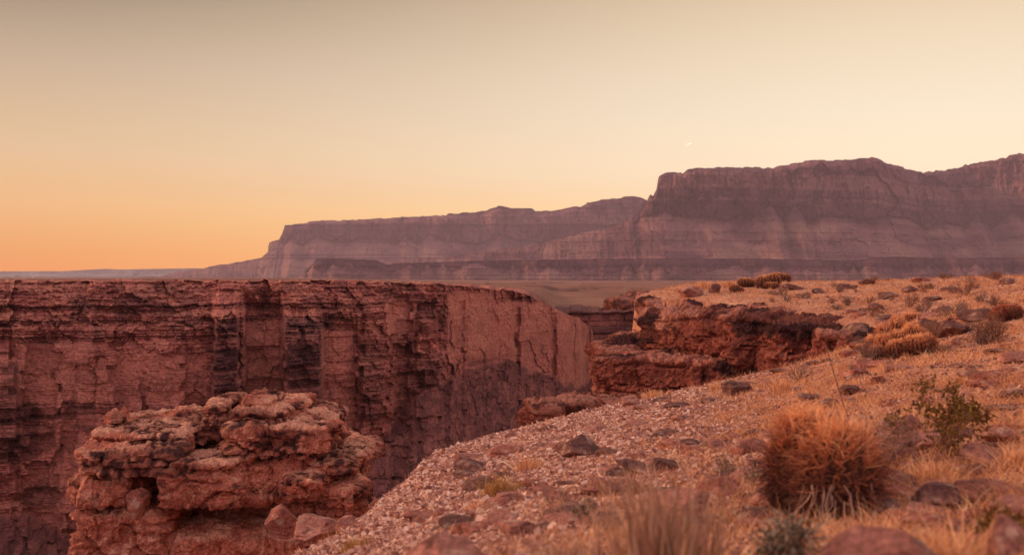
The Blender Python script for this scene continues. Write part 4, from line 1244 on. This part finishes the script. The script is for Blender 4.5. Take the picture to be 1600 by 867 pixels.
# ------------------------------------------------------------------ cacti
def cactus_parts(seed, r0, h, ribs=17, rows=13, per=9, spine=.05, sw=.0012, bright=0.0):
    r = np.random.default_rng(seed)
    nu, nv = 26, ribs * 4
    t = np.linspace(0.02, 1, nu)
    prof = np.sin(np.pi * (0.12 + 0.88 * t) ** .9 * .5 + 0) if False else np.sqrt(np.clip(1 - (2 * t - .92) ** 2 / 1.17, 0, 1))
    prof[-1] = .05
    V = np.linspace(0, 2 * math.pi, nv, endpoint=False)
    ribw = 1 + .06 * np.cos(V * ribs)
    X = r0 * prof[:, None] * ribw * np.cos(V)
    Y = r0 * prof[:, None] * ribw * np.sin(V)
    Z = np.broadcast_to((h * t)[:, None], X.shape)
    i = np.arange((nu - 1) * nv)
    a, b = i // nv, i % nv
    f = np.stack([a * nv + b, a * nv + (b + 1) % nv, (a + 1) * nv + (b + 1) % nv, (a + 1) * nv + b], 1)
    f = np.r_[f, [[(nu - 1) * nv + k, (nu - 1) * nv + (k + 1) % nv, (nu - 1) * nv + (k + nv // 2) % nv, (nu - 1) * nv + (k + nv // 2 - 1) % nv] for k in range(1, nv // 2 - 1)]]
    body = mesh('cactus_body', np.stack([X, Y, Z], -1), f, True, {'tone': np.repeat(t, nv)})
    # spines: a star of curved needles at each areole on each rib
    roots, ds, tone, lens = [], [], [], []
    for k in range(ribs):
        an = 2 * math.pi * k / ribs
        for j in range(rows):
            tt = .06 + .94 * (j + .3 * r.random()) / rows
            tt = min(tt, .995)
            pr = float(np.interp(tt, t, prof))
            nrm = np.array([math.cos(an), math.sin(an), 0]) * pr + np.array([0, 0, (tt - .46) * 1.9])
            nrm /= np.linalg.norm(nrm)
            p = np.array([math.cos(an) * r0 * 1.1 * pr, math.sin(an) * r0 * 1.1 * pr, h * tt])
            al = .45 + .9 * r.random()
            for q in range(per):
                lens.append(al)
                dd = nrm + r.normal(size=3) * .55
                dd[2] += .18
                roots.append(p)
                ds.append(dd / np.linalg.norm(dd))
                tone.append(np.clip(.02 + .95 * tt ** 1.7 + bright + .17 * r.normal(), 0, 1))  # head tops bright, feet dark: light from above put into the spine colour
    roots, ds, tone = np.array(roots), np.array(ds), np.array(tone)
    n = len(roots)
    L = spine * (.5 + .6 * r.random(n)) * np.array(lens)
    bend = r.normal(size=(n, 3)) * .34
    segs = []
    p, d = roots, ds
    for k in range(3):
        q = p + d * (L / 3)[:, None]
        segs.append(np.c_[p, q, np.full(n, sw * (1 - k * .28)), np.full(n, sw * (1 - (k + 1) * .28))])
        p = q
        d = d + bend
        d /= np.linalg.norm(d, axis=1, keepdims=True)
    Vv, ff, m = prisms(np.concatenate(segs))
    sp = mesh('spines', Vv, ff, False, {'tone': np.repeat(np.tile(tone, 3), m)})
    return body, sp

def cactus(label, px, py, heads, parts, d=None, spine='spine', name='barrel_cactus', cat='cactus', group=None):
    """heads: (dx px, dy m back, scale, lean) around the base pixel"""
    x, y, z = hit(px, py) if d is None else P3(px, py, d)
    root = bpy.data.objects.new(name, None)
    col.objects.link(root)
    root.location = (x, y, z)
    tag(root, label, cat, group)
    k = y / F
    for j, (dx, dy, s, lx, ly, *zf) in enumerate(heads):
        b, sp = parts[j % len(parts)]
        hx, hy = x + dx * k, y + dy
        o = link('cactus_head', b, M['flesh'], root)
        o.location = (dx * k, dy, float(gz(np.array([hx]), np.array([hy]))[0]) - z - .02)
        o.scale = (s, s, s * (zf[0] if zf else 1))
        o.rotation_euler = (lx, ly, j * 1.7)
        c = bpy.data.objects.new('spines', sp)
        if not sp.materials:
            sp.materials.append(M[spine])
        c.parent = o
        col.objects.link(c)
    return root

big = [cactus_parts(31, .125, .37, 17, 18, 10, .098, .0031, .0), cactus_parts(32, .125, .45, 17, 19, 10, .098, .0031, -.05)]
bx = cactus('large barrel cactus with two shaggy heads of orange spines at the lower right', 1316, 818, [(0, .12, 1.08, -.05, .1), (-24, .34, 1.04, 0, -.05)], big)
# bleached dead ribs round its foot
rb = np.random.default_rng(77)
for k in range(26):
    segs = []
    a = rb.uniform(-2.9, -.2)
    p = np.array([math.cos(a) * .15 + .0, math.sin(a) * .15 + .1, rb.uniform(.07, .17)])
    for j in range(5):
        q = p + np.array([math.cos(a) * .02 + rb.normal() * .012, math.sin(a) * .02 + rb.normal() * .01, -.036])
        segs.append((*p, *q, .0038 - j * .0003, .0035 - j * .0003))
        p = q
    V, f, m = prisms(segs)
    link('dead_stem', mesh('dead_stem', V, f, False, {'tone': np.full(len(V), rb.uniform(.2, .9))}), M['bark'], bx)
segs = []
p = np.array([.14, .3, .1])
for j in range(9):                                                     # the bare stick leaning beyond the cactus
    q = p + np.array([-.008 - .012 * rb.random(), .02, .062])
    segs.append((*p, *q, .004, .0036))
    if j in (4, 6):
        segs.append((*q, *(q + np.array([.05, 0, .05])), .0025, .0015))
    p = q
V, f, m = prisms(segs)
o = link('dead_branch', mesh('dead_branch', V, f, False, {'tone': np.full(len(V), .15)}), M['twig'])
hx, hy, hz = hit(1385, 760)
o.location = (hx - .1, hy + .3, hz)
tag(o, 'thin bare dead branch leaning up behind the barrel cactus', 'branch')

small = [cactus_parts(41, .135, .25, 19, 12, 11, .05, .0042, .06), cactus_parts(42, .13, .24, 19, 12, 11, .05, .0042, .06), cactus_parts(43, .125, .22, 19, 12, 11, .045, .0042, .06)]
cactus('big clump of about ten orange cactus heads on the right slope', 1418, 556,
       [(-13, .0, 1.15, -.1, -.15), (12, -.05, 1.25, -.1, 0), (33, .1, 1.2, 0, .2, 1.15), (-32, .3, 1.0, 0, -.2), (-20, .4, 1.1, 0, -.1, 1.5), (2, .4, 1.15, 0, 0, 1.65), (24, .4, 1.1, 0, .1, 1.7), (42, .3, .9, 0, .2),
        (-8, .8, 1.15, 0, 0, 2.2), (14, .8, 1.1, 0, 0, 2.3), (-30, .7, 1.0, 0, -.1, 1.7)], small, name='cactus_clump')
cactus('small clump of three orange cactus heads above the big clump', 1418, 508, [(-12, 0, 1.1, 0, -.1), (6, .2, 1.2, 0, 0), (20, .1, .95, 0, .2)], small, name='cactus_clump')
red = [cactus_parts(51, .2, .37, 13, 10, 13, .075, .0046, -.06), cactus_parts(52, .19, .33, 13, 12, 13, .075, .0046, -.06)]
cactus('bright red cactus clump at the right edge beside the red ledge', 1575, 502, [(-11, .1, .7, 0, -.1), (0, .2, .95, 0, 0), (11, .1, .8, 0, .1)], red, spine='spine_red', name='cactus_clump')
far = [cactus_parts(61, .3, .62, 12, 9, 10, .10, .009, .06), cactus_parts(62, .3, .5, 12, 9, 10, .10, .009, .1)]
cactus('tight clump of tall barrel cacti on the crest above the promontory', 1200, 450, [(-9, 0, 1.05, 0, 0), (0, .3, 1.25, 0, 0), (9, .2, 1.15, 0, 0), (-2, -.4, .7, 0, 0), (4, -.9, .6, 0, 0)], far, name='cactus_clump')
cactus('low rounded cactus clump on the crest, left of the tall barrels', 1166, 449, [(-6, 0, .85, 0, 0), (3, .2, 1.0, 0, 0), (9, .1, .7, 0, 0)], far, name='cactus_clump')
cactus('reddish cactus clump on the skyline, right of the tall barrels', 1219, 440.5, [(-6, 0, .9, 0, 0), (3, .2, 1.0, 0, 0), (10, .1, .8, 0, 0)], far, name='cactus_clump')
cactus('small low cactus on the crest slope, below the left clump', 1152, 458, [(-4, 0, .7, 0, 0), (5, .2, .6, 0, 0)], far, name='cactus_clump')
cactus('single small orange barrel cactus right of the upper clump base', 1340, 572 - 18, [(12, .3, .8, 0, 0)], small, name='cactus_clump')

# ------------------------------------------------------------------ haze and the short contrail
def haze():
    x, y0, y1, z0, z1 = 7500, -800, 10400, -62, 760
    v = [(-x, y0, z0), (x, y0, z0), (x, y1, z0), (-x, y1, z0), (-x, y0, z1), (x, y0, z1), (x, y1, z1), (-x, y1, z1)]
    f = [(3, 2, 1, 0), (4, 5, 6, 7), (0, 1, 5, 4), (1, 2, 6, 5), (2, 3, 7, 6), (3, 0, 4, 7)]
    m = bpy.data.materials.new('haze')
    m.use_nodes = True
    nt = m.node_tree
    nt.nodes.clear()
    pv = nt.nodes.new('ShaderNodeVolumePrincipled')
    pv.inputs['Color'].default_value = (0.82, 0.70, 0.85, 1)
    pv.inputs['Density'].default_value = 5.5e-5
    pv.inputs['Anisotropy'].default_value = 0.0
    out = nt.nodes.new('ShaderNodeOutputMaterial')
    nt.links.new(pv.outputs[0], out.inputs['Volume'])
    tag(link('haze', mesh('haze', v, f), m), 'thin mauve evening haze', None, None, 'stuff')
haze()

def contrail():
    x, y, z = P3(1075, 226, 9300)
    p, f = superblock((0, 0, 0), (1, 1, 1), 1.0, 0, 10)
    t = (p[:, :1] + 1) / 2
    p = np.c_[p[:, 0] * 30, p[:, 1] * 3 * (.35 + .65 * t[:, 0]), p[:, 2] * 2.6 * (.35 + .65 * t[:, 0]) + p[:, 0] * 11 + 3 * p[:, 0] ** 2]
    m, nt, b = new_mat('contrail vapour', 1.0)
    b.inputs['Base Color'].default_value = (0.95, 0.95, 0.95, 1)
    tr = nt.nodes.new('ShaderNodeBsdfTranslucent')
    tr.inputs[0].default_value = (0.80, 0.80, 0.80, 1)
    ad = nt.nodes.new('ShaderNodeAddShader')
    nt.links.new(b.outputs[0], ad.inputs[0])
    nt.links.new(tr.outputs[0], ad.inputs[1])
    nt.links.new(ad.outputs[0], nt.nodes['Material Output'].inputs[0])
    o = link('contrail', mesh('contrail', p, f, True), m)
    o.location = (x, y, z)
    tag(o, 'tiny white contrail streak in the sky above the step between the mesas', 'contrail')
contrail()

print('faces', sum(len(m.polygons) for m in bpy.data.meshes))
